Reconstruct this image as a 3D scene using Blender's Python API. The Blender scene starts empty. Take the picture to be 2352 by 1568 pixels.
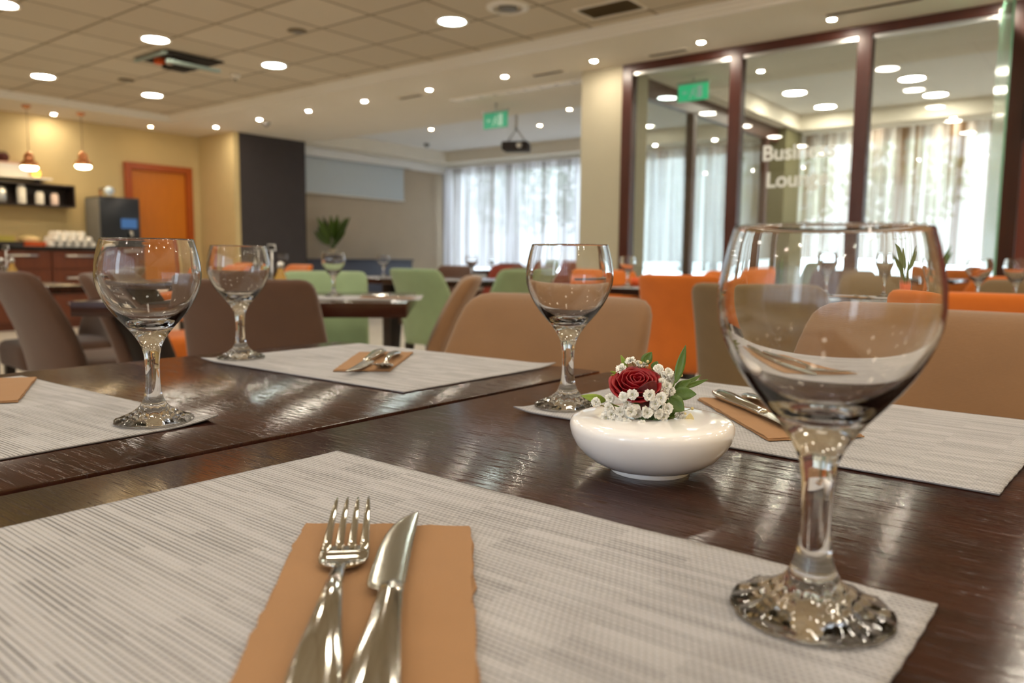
import bpy, bmesh, math, random
from mathutils import Vector, Matrix, noise
random.seed(7)
PI = math.pi
S = bpy.context.scene
C = S.collection
# ---------------------------------------------------------------- camera, world, exposure
CZ = 0.904
cd = bpy.data.cameras.new('camera'); cam = bpy.data.objects.new('camera', cd); C.objects.link(cam); S.camera = cam
Rt = Vector((0.78314408, 0.62176572, 0.00963015))
Dn = Vector((0.07375299, -0.07749596, -0.99426097))
Fw = Vector((-0.61745109, 0.77935984, -0.10654759))
m = Matrix((Rt, -Dn, -Fw)).transposed().to_4x4(); m.translation = Vector((0, 0, CZ)); cam.matrix_world = m
cd.lens = 27.425; cd.sensor_width = 36; cd.clip_start = 0.02; cd.clip_end = 200
cd.dof.use_dof = True; cd.dof.focus_distance = 0.60; cd.dof.aperture_fstop = 7.2
W = bpy.data.worlds.new('daylight'); S.world = W; W.use_nodes = True
bg = W.node_tree.nodes['Background']; bg.inputs['Color'].default_value = (0.80, 0.90, 1.0, 1); bg.inputs['Strength'].default_value = 10.0
vs = S.view_settings; vs.view_transform = 'Standard'; vs.look = 'None'; vs.gamma = 1; vs.use_curve_mapping = False
vs.exposure = -0.50
LAMP_E = 120.0      # round recessed ceiling lights
SPOT_E = 1150.0     # small downlights

def ray(px, py):
    return (px-1176)/1791.78*Rt + (py-784)/1791.78*Dn + Fw
def onz(px, py, z):
    d = ray(px, py); k = (z-CZ)/d.z; return Vector((d.x*k, d.y*k, z))
def onx(px, py, x):
    d = ray(px, py); k = x/d.x; return Vector((x, d.y*k, d.z*k+CZ))
def ony(px, py, y):
    d = ray(px, py); k = y/d.y; return Vector((d.x*k, y, d.z*k+CZ))

# ---------------------------------------------------------------- materials
def srgb(r, g, b):
    f = lambda c: (c/255/12.92) if c <= 10 else ((c/255+0.055)/1.055)**2.4
    return (f(r), f(g), f(b), 1)
def newmat(name):
    mt = bpy.data.materials.new(name); mt.use_nodes = True
    nt = mt.node_tree; return mt, nt, nt.nodes['Principled BSDF']
def N(nt, typ, **kw):
    n = nt.nodes.new(typ)
    for k, v in kw.items(): setattr(n, k, v)
    return n
def setin(n, **kw):
    for k, v in kw.items(): n.inputs[k.replace('_', ' ')].default_value = v
def plain(name, col, rough=0.5, metal=0.0, bump=0.0, bscale=200, var=0.0, spec=0.5, sheen=0, coat=0, vscale=6):
    mt, nt, p = newmat(name)
    p.inputs['Base Color'].default_value = col; p.inputs['Roughness'].default_value = rough
    p.inputs['Metallic'].default_value = metal; p.inputs['Specular IOR Level'].default_value = spec
    p.inputs['Coat Weight'].default_value = coat
    tc = N(nt, 'ShaderNodeTexCoord')
    if var > 0:
        nz = N(nt, 'ShaderNodeTexNoise'); setin(nz, Scale=vscale, Detail=4.0); nt.links.new(tc.outputs['Object'], nz.inputs['Vector'])
        mx = N(nt, 'ShaderNodeMix', data_type='RGBA'); mx.inputs[6].default_value = [c*(1-var) for c in col[:3]]+[1]; mx.inputs[7].default_value = [min(1, c*(1+var)) for c in col[:3]]+[1]
        nt.links.new(nz.outputs['Fac'], mx.inputs[0]); nt.links.new(mx.outputs[2], p.inputs['Base Color'])
    if bump > 0:
        nz = N(nt, 'ShaderNodeTexNoise'); setin(nz, Scale=bscale, Detail=3.0); nt.links.new(tc.outputs['Object'], nz.inputs['Vector'])
        b = N(nt, 'ShaderNodeBump'); setin(b, Strength=bump, Distance=0.002); nt.links.new(nz.outputs['Fac'], b.inputs['Height']); nt.links.new(b.outputs['Normal'], p.inputs['Normal'])
    return mt
def glow(name, col, s):
    mt, nt, p = newmat(name)
    p.inputs['Base Color'].default_value = (col[0]*.7, col[1]*.7, col[2]*.7, 1); p.inputs['Emission Color'].default_value = col; p.inputs['Emission Strength'].default_value = s
    return mt
def fabric(name, col):
    mt, nt, p = newmat(name)
    tc = N(nt, 'ShaderNodeTexCoord')
    w1 = N(nt, 'ShaderNodeTexWave', bands_direction='Z'); setin(w1, Scale=160.0, Distortion=3.0, Detail=1.0)
    nz = N(nt, 'ShaderNodeTexNoise'); setin(nz, Scale=500.0, Detail=2.0)
    n2 = N(nt, 'ShaderNodeTexNoise'); setin(n2, Scale=7.0, Detail=3.0)
    for n in (w1, nz, n2): nt.links.new(tc.outputs['Object'], n.inputs['Vector'])
    ad = N(nt, 'ShaderNodeMath', operation='ADD'); nt.links.new(w1.outputs['Fac'], ad.inputs[0]); nt.links.new(nz.outputs['Fac'], ad.inputs[1])
    ad2 = N(nt, 'ShaderNodeMath', operation='MULTIPLY_ADD'); nt.links.new(ad.outputs[0], ad2.inputs[0]); ad2.inputs[1].default_value = 0.35; nt.links.new(n2.outputs['Fac'], ad2.inputs[2])
    rg = N(nt, 'ShaderNodeMapRange'); setin(rg, From_Min=0.3, From_Max=1.4, To_Min=0.8, To_Max=1.18); nt.links.new(ad2.outputs[0], rg.inputs[0])
    mx = N(nt, 'ShaderNodeVectorMath', operation='SCALE'); mx.inputs[0].default_value = col[:3]; nt.links.new(rg.outputs[0], mx.inputs['Scale'])
    nt.links.new(mx.outputs[0], p.inputs['Base Color'])
    b = N(nt, 'ShaderNodeBump'); setin(b, Strength=0.25, Distance=0.001); nt.links.new(ad.outputs[0], b.inputs['Height']); nt.links.new(b.outputs['Normal'], p.inputs['Normal'])
    p.inputs['Roughness'].default_value = 0.85; p.inputs['Sheen Weight'].default_value = 0.25; p.inputs['Specular IOR Level'].default_value = 0.2
    return mt
def mapped(nt, scale, coord='Object', rot=(0, 0, 0)):
    tc = N(nt, 'ShaderNodeTexCoord'); mp = N(nt, 'ShaderNodeMapping'); mp.inputs['Scale'].default_value = scale; mp.inputs['Rotation'].default_value = rot
    nt.links.new(tc.outputs[coord], mp.inputs['Vector']); return mp

def wood_table():
    mt, nt, p = newmat('dark_table_wood')
    mp = mapped(nt, (26, 420, 1)); n1 = N(nt, 'ShaderNodeTexNoise'); setin(n1, Scale=1.0, Detail=3.0, Roughness=0.6); nt.links.new(mp.outputs[0], n1.inputs['Vector'])
    mp2 = mapped(nt, (2, 40, 1)); n2 = N(nt, 'ShaderNodeTexNoise'); setin(n2, Scale=1.0, Detail=5.0); nt.links.new(mp2.outputs[0], n2.inputs['Vector'])
    mp3 = mapped(nt, (45, 800, 1)); n3 = N(nt, 'ShaderNodeTexNoise'); setin(n3, Scale=1.0, Detail=2.0); nt.links.new(mp3.outputs[0], n3.inputs['Vector'])
    cr = N(nt, 'ShaderNodeValToRGB'); cr.color_ramp.elements[0].position = 0.3; cr.color_ramp.elements[0].color = (0.013, 0.0045, 0.003, 1)
    cr.color_ramp.elements[1].position = 0.75; cr.color_ramp.elements[1].color = (0.044, 0.014, 0.0085, 1)
    nt.links.new(n2.outputs['Fac'], cr.inputs[0]); nt.links.new(cr.outputs[0], p.inputs['Base Color'])
    # open pores: sparse narrow dashes cut into the lacquer
    r = N(nt, 'ShaderNodeMapRange'); setin(r, From_Min=0.33, From_Max=0.42); nt.links.new(n1.outputs['Fac'], r.inputs[0])
    ad = N(nt, 'ShaderNodeMath', operation='MULTIPLY_ADD'); nt.links.new(n3.outputs['Fac'], ad.inputs[0]); ad.inputs[1].default_value = 0.45; m4 = N(nt, 'ShaderNodeMath', operation='MULTIPLY_ADD'); nt.links.new(n1.outputs['Fac'], m4.inputs[0]); m4.inputs[1].default_value = 0.22; nt.links.new(r.outputs[0], m4.inputs[2]); nt.links.new(m4.outputs[0], ad.inputs[2])
    b = N(nt, 'ShaderNodeBump'); setin(b, Strength=0.65, Distance=0.0006); nt.links.new(ad.outputs[0], b.inputs['Height']); nt.links.new(b.outputs['Normal'], p.inputs['Normal'])
    p.inputs['Roughness'].default_value = 0.13; p.inputs['Specular IOR Level'].default_value = 0.28
    return mt
def mat_weave():
    mt, nt, p = newmat('woven_placemat')
    tc = N(nt, 'ShaderNodeTexCoord'); sp = N(nt, 'ShaderNodeSeparateXYZ'); nt.links.new(tc.outputs['Object'], sp.inputs[0])
    def M_(op, a, b=None, c=None):
        n = N(nt, 'ShaderNodeMath', operation=op)
        for i, v in enumerate((a, b, c)):
            if v is None: continue
            if isinstance(v, (int, float)): n.inputs[i].default_value = v
            else: nt.links.new(v, n.inputs[i])
        return n.outputs[0]
    x, y = sp.outputs[0], sp.outputs[1]
    yr = M_('DIVIDE', y, 0.0031)
    row = M_('FLOOR', yr)
    rib = M_('ABSOLUTE', M_('SINE', M_('MULTIPLY', yr, PI)))
    par = M_('MULTIPLY', M_('MODULO', row, 2.0), 0.5)
    xs = M_('ADD', M_('DIVIDE', x, 0.0034), par)
    st = M_('ABSOLUTE', M_('SINE', M_('MULTIPLY', xs, PI)))
    wn = N(nt, 'ShaderNodeTexWhiteNoise', noise_dimensions='2D'); cb = N(nt, 'ShaderNodeCombineXYZ'); nt.links.new(row, cb.inputs[1]); nt.links.new(M_('FLOOR', M_('DIVIDE', x, 0.045)), cb.inputs[0]); nt.links.new(cb.outputs[0], wn.inputs['Vector'])
    wv = wn.outputs['Value']
    ribs = M_('SUBTRACT', 1.0, M_('MULTIPLY', M_('SUBTRACT', 1.0, M_('POWER', rib, 0.6)), M_('MULTIPLY_ADD', wv, 0.95, 0.40)))
    h = M_('MULTIPLY', ribs, M_('MULTIPLY_ADD', M_('POWER', st, 0.7), 0.5, 0.5))
    mp = mapped(nt, (7, 130, 1)); nz = N(nt, 'ShaderNodeTexNoise'); setin(nz, Scale=1.0, Detail=4.0); nt.links.new(mp.outputs[0], nz.inputs['Vector'])
    mp2 = mapped(nt, (14, 14, 1)); n2 = N(nt, 'ShaderNodeTexNoise'); setin(n2, Scale=1.0, Detail=4.0); nt.links.new(mp2.outputs[0], n2.inputs['Vector'])
    mask = M_('GREATER_THAN', nz.outputs['Fac'], 0.40)
    hh = M_('MULTIPLY', h, M_('MULTIPLY_ADD', nz.outputs['Fac'], 1.3, 0.25))
    tone = M_('MULTIPLY_ADD', n2.outputs['Fac'], 0.25, hh)
    cr = N(nt, 'ShaderNodeValToRGB'); e = cr.color_ramp.elements
    e[0].position = 0.16; e[0].color = srgb(62, 61, 62); e[1].position = 0.85; e[1].color = srgb(184, 183, 186)
    k = e.new(0.45); k.color = srgb(146, 144, 145)
    nt.links.new(tone, cr.inputs[0]); nt.links.new(cr.outputs[0], p.inputs['Base Color'])
    b = N(nt, 'ShaderNodeBump'); setin(b, Strength=0.8, Distance=0.0012); nt.links.new(hh, b.inputs['Height']); nt.links.new(b.outputs['Normal'], p.inputs['Normal'])
    p.inputs['Roughness'].default_value = 0.6; p.inputs['Specular IOR Level'].default_value = 0.3
    return mt
def ceiling_tile():
    mt, nt, p = newmat('ceiling_tile')
    br = N(nt, 'ShaderNodeTexBrick'); br.offset = 0.0; br.squash = 1.0
    tc = N(nt, 'ShaderNodeTexCoord'); mp = N(nt, 'ShaderNodeMapping'); mp.inputs['Location'].default_value = (0.02, -0.06, 0)
    nt.links.new(tc.outputs['Object'], mp.inputs[0]); nt.links.new(mp.outputs[0], br.inputs['Vector'])
    setin(br, Scale=1.0, Mortar_Size=0.011, Mortar_Smooth=0.1, Brick_Width=0.563, Row_Height=0.563)
    br.inputs['Color1'].default_value = srgb(214, 203, 182); br.inputs['Color2'].default_value = srgb(200, 188, 166); br.inputs['Mortar'].default_value = srgb(132, 116, 90)
    nt.links.new(br.outputs['Color'], p.inputs['Base Color']); p.inputs['Roughness'].default_value = 0.9
    return mt
def floor_tile():
    mt, nt, p = newmat('floor_tile')
    br = N(nt, 'ShaderNodeTexBrick'); br.offset = 0.0
    tc = N(nt, 'ShaderNodeTexCoord'); nt.links.new(tc.outputs['Object'], br.inputs['Vector'])
    setin(br, Scale=1.0, Mortar_Size=0.004, Brick_Width=0.6, Row_Height=0.6)
    br.inputs['Color1'].default_value = srgb(232, 224, 210); br.inputs['Color2'].default_value = srgb(224, 215, 200); br.inputs['Mortar'].default_value = srgb(150, 138, 120)
    nt.links.new(br.outputs['Color'], p.inputs['Base Color']); p.inputs['Roughness'].default_value = 0.3
    return mt
def clear_glass(name='clear_glass', rough=0.0, ior=1.5, col=(1, 1, 1, 1)):
    mt = bpy.data.materials.new(name); mt.use_nodes = True; nt = mt.node_tree; nt.nodes.clear()
    f = N(nt, 'ShaderNodeFresnel'); f.inputs[0].default_value = ior
    rf = N(nt, 'ShaderNodeBsdfRefraction'); setin(rf, Color=col, Roughness=rough, IOR=ior); gl = N(nt, 'ShaderNodeBsdfGlossy'); setin(gl, Roughness=0.035)
    mx = N(nt, 'ShaderNodeMixShader'); nt.links.new(f.outputs[0], mx.inputs[0]); nt.links.new(rf.outputs[0], mx.inputs[1]); nt.links.new(gl.outputs[0], mx.inputs[2])
    o = N(nt, 'ShaderNodeOutputMaterial'); nt.links.new(mx.outputs[0], o.inputs[0]); return mt
def pane_glass(name, tint=(0.96, 0.99, 0.97, 1), refl=1.0):
    mt = bpy.data.materials.new(name); mt.use_nodes = True; nt = mt.node_tree; nt.nodes.clear()
    t = N(nt, 'ShaderNodeBsdfTransparent'); t.inputs[0].default_value = tint
    g = N(nt, 'ShaderNodeBsdfGlossy'); setin(g, Roughness=0.01); f = N(nt, 'ShaderNodeFresnel'); f.inputs[0].default_value = 1.6
    mu = N(nt, 'ShaderNodeMath', operation='MULTIPLY'); mu.inputs[1].default_value = refl; nt.links.new(f.outputs[0], mu.inputs[0])
    mx = N(nt, 'ShaderNodeMixShader'); nt.links.new(mu.outputs[0], mx.inputs[0]); nt.links.new(t.outputs[0], mx.inputs[1]); nt.links.new(g.outputs[0], mx.inputs[2])
    o = N(nt, 'ShaderNodeOutputMaterial'); nt.links.new(mx.outputs[0], o.inputs[0]); return mt
def sheer(name, light, dark, see):
    mt = bpy.data.materials.new(name); mt.use_nodes = True; nt = mt.node_tree; nt.nodes.clear()
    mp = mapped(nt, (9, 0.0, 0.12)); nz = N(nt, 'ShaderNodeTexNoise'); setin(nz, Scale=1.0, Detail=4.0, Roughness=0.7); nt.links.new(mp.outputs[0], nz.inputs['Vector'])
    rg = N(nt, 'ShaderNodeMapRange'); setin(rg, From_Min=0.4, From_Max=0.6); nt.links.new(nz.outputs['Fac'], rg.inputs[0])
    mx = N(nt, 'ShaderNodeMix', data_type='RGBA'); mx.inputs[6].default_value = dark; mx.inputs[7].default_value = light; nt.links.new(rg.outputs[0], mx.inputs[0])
    d = N(nt, 'ShaderNodeBsdfDiffuse'); t = N(nt, 'ShaderNodeBsdfTranslucent'); tr = N(nt, 'ShaderNodeBsdfTransparent')
    nt.links.new(mx.outputs[2], d.inputs[0]); nt.links.new(mx.outputs[2], t.inputs[0])
    m1 = N(nt, 'ShaderNodeMixShader'); m1.inputs[0].default_value = 0.6; nt.links.new(d.outputs[0], m1.inputs[1]); nt.links.new(t.outputs[0], m1.inputs[2])
    r2 = N(nt, 'ShaderNodeMapRange'); setin(r2, From_Min=0.35, From_Max=0.65, To_Min=see*0.3, To_Max=see*1.5); nt.links.new(nz.outputs['Fac'], r2.inputs[0])
    m2 = N(nt, 'ShaderNodeMixShader'); nt.links.new(r2.outputs[0], m2.inputs[0]); nt.links.new(m1.outputs[0], m2.inputs[1]); nt.links.new(tr.outputs[0], m2.inputs[2])
    o = N(nt, 'ShaderNodeOutputMaterial'); nt.links.new(m2.outputs[0], o.inputs[0]); return mt
def wood(name, c1, c2, scale=(2, 2, 0.25), rough=0.4):
    mt, nt, p = newmat(name); mp = mapped(nt, [s*12 for s in scale]); nz = N(nt, 'ShaderNodeTexNoise'); setin(nz, Scale=1.0, Detail=5.0); nt.links.new(mp.outputs[0], nz.inputs['Vector'])
    mx = N(nt, 'ShaderNodeMix', data_type='RGBA'); mx.inputs[6].default_value = c1; mx.inputs[7].default_value = c2
    nt.links.new(nz.outputs['Fac'], mx.inputs[0]); nt.links.new(mx.outputs[2], p.inputs['Base Color']); p.inputs['Roughness'].default_value = rough; return mt

M = {}
M['table'] = wood_table(); M['mat'] = mat_weave()
M['mat_edge'] = plain('placemat_hem', srgb(120, 118, 122), 0.8, bump=0.4, bscale=900)
M['tile'] = ceiling_tile(); M['floor'] = floor_tile()
M['plaster'] = plain('soffit_plaster', srgb(232, 224, 208), 0.9, var=0.03)
M['white_plaster'] = plain('lounge_plaster', srgb(234, 233, 230), 0.9, var=0.02)
M['yellow'] = plain('ochre_wall_paint', srgb(204, 182, 132), 0.85, var=0.05)
M['beige'] = plain('beige_wallpaper', srgb(186, 170, 148), 0.9, var=0.08, vscale=3)
M['pillar'] = plain('pillar_paint', srgb(184, 176, 152), 0.85, var=0.03)
M['dark_panel'] = plain('dark_grey_panel', srgb(58, 52, 52), 0.8, var=0.1, bump=0.2, bscale=120)
M['frame'] = wood('mahogany_frame', srgb(58, 22, 14), srgb(80, 34, 20), rough=0.35)
M['door'] = wood('orange_door_wood', srgb(184, 104, 20), srgb(208, 124, 30), rough=0.4)
M['door_frame'] = wood('door_frame_wood', srgb(150, 66, 18), srgb(176, 84, 26), rough=0.35)
M['red_wood'] = wood('red_brown_wood', srgb(112, 50, 38), srgb(130, 62, 46), rough=0.45)
M['cab'] = wood('cabinet_wood', srgb(84, 36, 14), srgb(112, 54, 22), rough=0.4)
M['black'] = plain('black_stone', srgb(22, 20, 20), 0.25)
M['leg'] = plain('dark_leg_wood', srgb(34, 22, 18), 0.35)
M['tan'] = fabric('tan_fabric', srgb(130, 97, 67)); M['brown'] = fabric('brown_fabric', srgb(84, 60, 46))
M['taupe'] = fabric('taupe_fabric', srgb(112, 92, 64))
M['orange'] = fabric('orange_fabric', srgb(204, 108, 36)); M['green'] = fabric('sage_fabric', srgb(138, 158, 120))
M['redbrown'] = fabric('red_brown_fabric', srgb(120, 44, 26)); M['darkbrown'] = fabric('dark_brown_fabric', srgb(84, 54, 38))
M['glass'] = clear_glass(); M['pane'] = pane_glass('partition_glass', (0.95, 0.98, 0.965, 1), 1.2); M['pane_side'] = pane_glass('side_glass', (0.97, 0.99, 0.98, 1), 0.45)
M['win_pane'] = pane_glass('window_glass', (0.97, 0.99, 1, 1), 0.6)
M['green_glass'] = plain('green_glass_edge', srgb(112, 160, 134), 0.15, spec=0.6)
M['steel'] = plain('polished_steel', (0.56, 0.55, 0.51, 1), 0.07, 1.0)
M['steel_blade'] = plain('knife_blade_steel', (0.46, 0.45, 0.40, 1), 0.16, 1.0, bump=0.05, bscale=60)
M['brushed'] = plain('brushed_metal', (0.6, 0.6, 0.58, 1), 0.3, 1.0)
M['napkin'] = plain('kraft_napkin', srgb(156, 118, 82), 0.9, bump=0.25, bscale=1200, var=0.06, vscale=40)
M['ceramic'] = plain('white_ceramic', srgb(248, 246, 246), 0.10, spec=0.6, coat=0.5)
M['white'] = plain('white_porcelain', srgb(238, 234, 226), 0.25)
M['rose'] = plain('red_petal', srgb(140, 0, 16), 0.5, bump=0.15, bscale=400, var=0.25, vscale=90, sheen=0.3)
M['rose_dark'] = plain('dark_red_petal', srgb(88, 6, 16), 0.6, var=0.2, vscale=80)
M['leaf'] = plain('green_leaf', srgb(78, 104, 34), 0.4, var=0.25, vscale=120, bump=0.2, bscale=500)
M['leaf_light'] = plain('light_green_leaf', srgb(134, 158, 62), 0.45, var=0.2, vscale=120)
M['stem'] = plain('flower_stem', srgb(120, 116, 60), 0.6)
M['floret'] = plain('white_floret', srgb(246, 244, 236), 0.7, var=0.04, vscale=300)
M['floret_c'] = plain('floret_center', srgb(206, 208, 150), 0.7)
M['bud'] = plain('cream_bud', srgb(214, 196, 140), 0.6)
M['lamp'] = glow('lamp_lens', (1.0, 0.91, 0.75, 1), LAMP_E)
M['lamp_cool'] = glow('cool_lamp_lens', (0.82, 0.97, 0.90, 1), LAMP_E*0.9)
M['spot'] = glow('spot_lens', (1.0, 0.87, 0.70, 1), SPOT_E)
M['spot_dim'] = glow('dim_spot_lens', (1.0, 0.72, 0.42, 1), SPOT_E*0.12)
M['trimring'] = plain('lamp_trim', srgb(236, 231, 220), 0.4)
M['copper'] = plain('copper_shade', (0.75, 0.33, 0.16, 1), 0.25, 1.0)
M['pend'] = glow('pendant_glow', (1.0, 0.78, 0.45, 1), 45)
M['cord'] = plain('brown_cord', srgb(110, 66, 44), 0.6)
M['grey'] = plain('grey_plastic', srgb(120, 118, 114), 0.5)
M['vent'] = plain('vent_metal', srgb(128, 112, 84), 0.6)
M['darkvoid'] = plain('ceiling_void', srgb(34, 28, 22), 0.9)
M['screen'] = plain('projection_screen', srgb(196, 204, 208), 0.8)
M['exit'] = glow('exit_green', (0.08, 0.62, 0.36, 1), 0.25); M['exit_w'] = glow('exit_white', (0.55, 0.9, 0.72, 1), 0.35)
M['exit2'] = glow('exit_green_bright', (0.02, 0.65, 0.28, 1), 0.8)
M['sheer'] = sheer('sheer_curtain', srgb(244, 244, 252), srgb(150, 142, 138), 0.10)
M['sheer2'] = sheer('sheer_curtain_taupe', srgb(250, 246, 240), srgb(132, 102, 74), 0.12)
M['lettering'] = plain('white_lettering', srgb(236, 240, 236), 0.6)
M['yellow_obj'] = plain('yellow_green_tray', srgb(200, 184, 90), 0.5); M['orange_obj'] = plain('orange_tray', srgb(226, 92, 34), 0.5)
M['lime'] = plain('lime_paper', srgb(196, 200, 60), 0.6); M['amber'] = glow('amber_lantern', (1.0, 0.55, 0.08, 1), 3.0)
M['blue_screen'] = glow('blue_display', (0.05, 0.16, 0.42, 1), 0.5)
M['navy'] = plain('dark_navy_cabinet', srgb(48, 50, 66), 0.4)
M['bark'] = plain('tree_bark', srgb(90, 72, 56), 0.9, var=0.2); M['tree_leaf'] = plain('tree_leaves', srgb(96, 146, 66), 0.6, var=0.3, vscale=3)
M['soil'] = plain('outdoor_paving', srgb(190, 186, 178), 0.9, var=0.1)
M['liquid'] = plain('oil_amber', srgb(170, 130, 50), 0.2)

# ---------------------------------------------------------------- geometry helpers
def link(name, bm, mat, parent=None, smooth=True, kind=None, autosm=None):
    me = bpy.data.meshes.new(name); bmesh.ops.recalc_face_normals(bm, faces=bm.faces); bm.to_mesh(me); bm.free()
    if smooth:
        for p in me.polygons: p.use_smooth = True
        if autosm: me.set_sharp_from_angle(angle=math.radians(autosm))
    o = bpy.data.objects.new(name, me); C.objects.link(o)
    if mat is not None: me.materials.append(mat)
    if parent: o.parent = parent
    if kind: o['kind'] = kind
    return o
def box(bm, x0, y0, z0, x1, y1, z1):
    v = [bm.verts.new((x, y, z)) for z in (z0, z1) for y in (y0, y1) for x in (x0, x1)]
    for f in ((0, 1, 3, 2), (4, 5, 7, 6), (0, 1, 5, 4), (2, 3, 7, 6), (0, 2, 6, 4), (1, 3, 7, 5)): bm.faces.new([v[i] for i in f])
    return v
def bevel(bm, w, seg=2):
    bmesh.ops.recalc_face_normals(bm, faces=bm.faces)
    bmesh.ops.bevel(bm, geom=list(bm.edges), offset=w, segments=seg, affect='EDGES', profile=0.5)
def loft(bm, rings, cap=True):
    R_ = [[bm.verts.new(p) for p in r] for r in rings]
    n = len(R_[0])
    for a, b in zip(R_, R_[1:]):
        for i in range(n): bm.faces.new((a[i], a[(i+1) % n], b[(i+1) % n], b[i]))
    if cap: bm.faces.new(R_[0][::-1]); bm.faces.new(R_[-1])
def lathe(bm, prof, seg=32, c=(0, 0, 0), wob=None):
    cols = []
    for (r, z) in prof:
        if r < 1e-6: cols.append([bm.verts.new((c[0], c[1], c[2]+z))])
        else:
            row = []
            for i in range(seg):
                a = 2*PI*i/seg; rr = r if wob is None else wob(r, z, a)
                row.append(bm.verts.new((c[0]+rr*math.cos(a), c[1]+rr*math.sin(a), c[2]+z)))
            cols.append(row)
    for a, b in zip(cols, cols[1:]):
        if len(a) == 1 and len(b) == 1: continue
        for i in range(seg):
            j = (i+1) % seg
            if len(a) == 1: bm.faces.new((a[0], b[j], b[i]))
            elif len(b) == 1: bm.faces.new((a[i], a[j], b[0]))
            else: bm.faces.new((a[i], a[j], b[j], b[i]))
def closed(prof):   # solid of revolution from a profile that may end off axis
    p = list(prof)
    if p[0][0] > 1e-6: p = [(0, p[0][1])]+p
    if p[-1][0] > 1e-6: p = p+[(0, p[-1][1])]
    return p
def tube(bm, pts, rad, seg=6):
    pts = [Vector(p) for p in pts]; rings = []
    for i, p in enumerate(pts):
        d = (pts[min(i+1, len(pts)-1)]-pts[max(i-1, 0)]).normalized()
        u = d.orthogonal().normalized() if i == 0 else (u - d*u.dot(d)).normalized()
        w = d.cross(u); r = rad[i] if isinstance(rad, (list, tuple)) else rad
        rings.append([p+(u*math.cos(2*PI*k/seg)+w*math.sin(2*PI*k/seg))*r for k in range(seg)])
    loft(bm, rings)
def sup(w, d, n=28, e=5.0):
    out = []
    for i in range(n):
        a = 2*PI*i/n; ca, sa = math.cos(a), math.sin(a)
        out.append((w*math.copysign(abs(ca)**(2/e), ca), d*math.copysign(abs(sa)**(2/e), sa)))
    return out
def tag(o, label, cat, group=None, kind=None):
    o['label'] = label; o['category'] = cat
    if group: o['group'] = group
    if kind: o['kind'] = kind
    return o
def empty(name, label, cat, loc=(0, 0, 0), rz=0, group=None):
    o = bpy.data.objects.new(name, None); o.empty_display_size = 0.05; C.objects.link(o); o.location = loc; o.rotation_euler = (0, 0, rz)
    return tag(o, label, cat, group)
def dup(src, label=None, loc=None, rz=None, group=None, parent=None, mats=None):
    kids = list(src.children)
    r = src.copy(); C.objects.link(r)
    if parent: r.parent = parent
    if label: r['label'] = label
    if group: r['group'] = group
    if loc is not None: r.location = loc
    if rz is not None: r.rotation_euler = (0, 0, rz)
    if mats and r.type == 'MESH' and r.name.split('.')[0] in mats:
        for sl in r.material_slots: sl.link = 'OBJECT'
        r.material_slots[0].material = mats[r.name.split('.')[0]]
    for k in kids: dup(k, parent=r, mats=mats)
    return r
def struct(name, boxes, mat, bev=0, parent=None):
    bm = bmesh.new()
    for b in boxes: box(bm, *b)
    if bev: bevel(bm, bev)
    return link(name, bm, mat, parent, smooth=False, kind=None if parent else 'structure')

# ---------------------------------------------------------------- room shell
ZT = 2.665; ZS = 2.60; ZL = 2.79
XL, XR, YB, YP, YW = -10.75, 2.6, -3.2, 6.2, 11.0
struct('floor', [(-11.2, -3.4, -0.1, 2.9, 11.2, 0)], M['floor'])
# ceiling: tiled tray, plaster soffit round it, lounge trays
struct('ceiling', [(-9.85, YB, ZT, XR, 5.33, ZT+0.1)], M['tile'])
struct('ceiling_soffit', [(XL-0.1, YB, ZS, -9.85, 11.1, ZS+0.3), (-9.85, 5.33, ZS, XR, 7.5, ZS+0.3), (-9.85, 10.5, ZS, XR, 11.1, ZS+0.3), (-4.15, 7.5, ZS, -3.55, 10.5, ZS+0.3)], M['plaster'])
struct('ceiling_lounge', [(-9.85, 7.5, ZL, -4.15, 10.5, ZL+0.1), (-3.55, 7.5, ZL, XR, 10.5, ZL+0.1)], M['white_plaster'])
bm = bmesh.new()
prof = [(0, -0.004), (-0.02, -0.004), (-0.025, 0.016), (-0.05, 0.022), (-0.06, 0.040), (-0.085, 0.046), (-0.09, 0.066), (0, 0.066)]   # stepped cornice
def sweep(bm, prof, path):   # path: list of (point, outward dir)
    rings = [[(p[0]+o[0]*a, p[1]+o[1]*a, p[2]+b) for a, b in prof] for p, o in path]
    loft(bm, rings)
sweep(bm, prof, [((-9.85, YB, ZS), (-1, 0)), ((-9.85, 5.33, ZS), (-1, 1)), ((XR, 5.33, ZS), (0, 1))])
link('trim_1', bm, M['trimring'], smooth=False, kind='structure')
struct('trim_2', [(-10.35, 7.4, 2.46, -10.22, 11.0, 2.60), (-10.3, 10.86, 2.52, -4.1, 10.95, 2.60)], M['white_plaster'], 0.02)
# walls
struct('wall_left', [(XL-0.15, YB, 0, XL, 5.11, ZS), (XL-0.15, 6.07, 0, XL, YP+0.2, ZS), (XL-0.15, 5.11, 2.14, XL, 6.07, ZS)], M['yellow'])
struct('wall_recess', [(XL-0.1, YP, 0, -9.84, YP+0.08, ZS)], M['yellow'])
struct('wall_dark_panel', [(-10.5, 6.285, 0, -9.85, 7.40, ZS)], M['dark_panel'])
struct('wall_screen', [(-10.5, 7.4, 0, -10.35, 11.0, ZS)], M['beige'])
struct('wall_back', [(-10.9, YB-0.15, 0, -4.4, YB, ZT+0.1), (-4.4, YB-0.15, 0, 1.8, YB, 0.8), (-4.4, YB-0.15, 2.35, 1.8, YB, ZT+0.1), (1.8, YB-0.15, 0, XR+0.15, YB, ZT+0.1)], M['plaster'])
struct('wall_right', [(XR, YB-0.15, 0, XR+0.15, 11.1, ZT+0.1)], M['yellow'])
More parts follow.
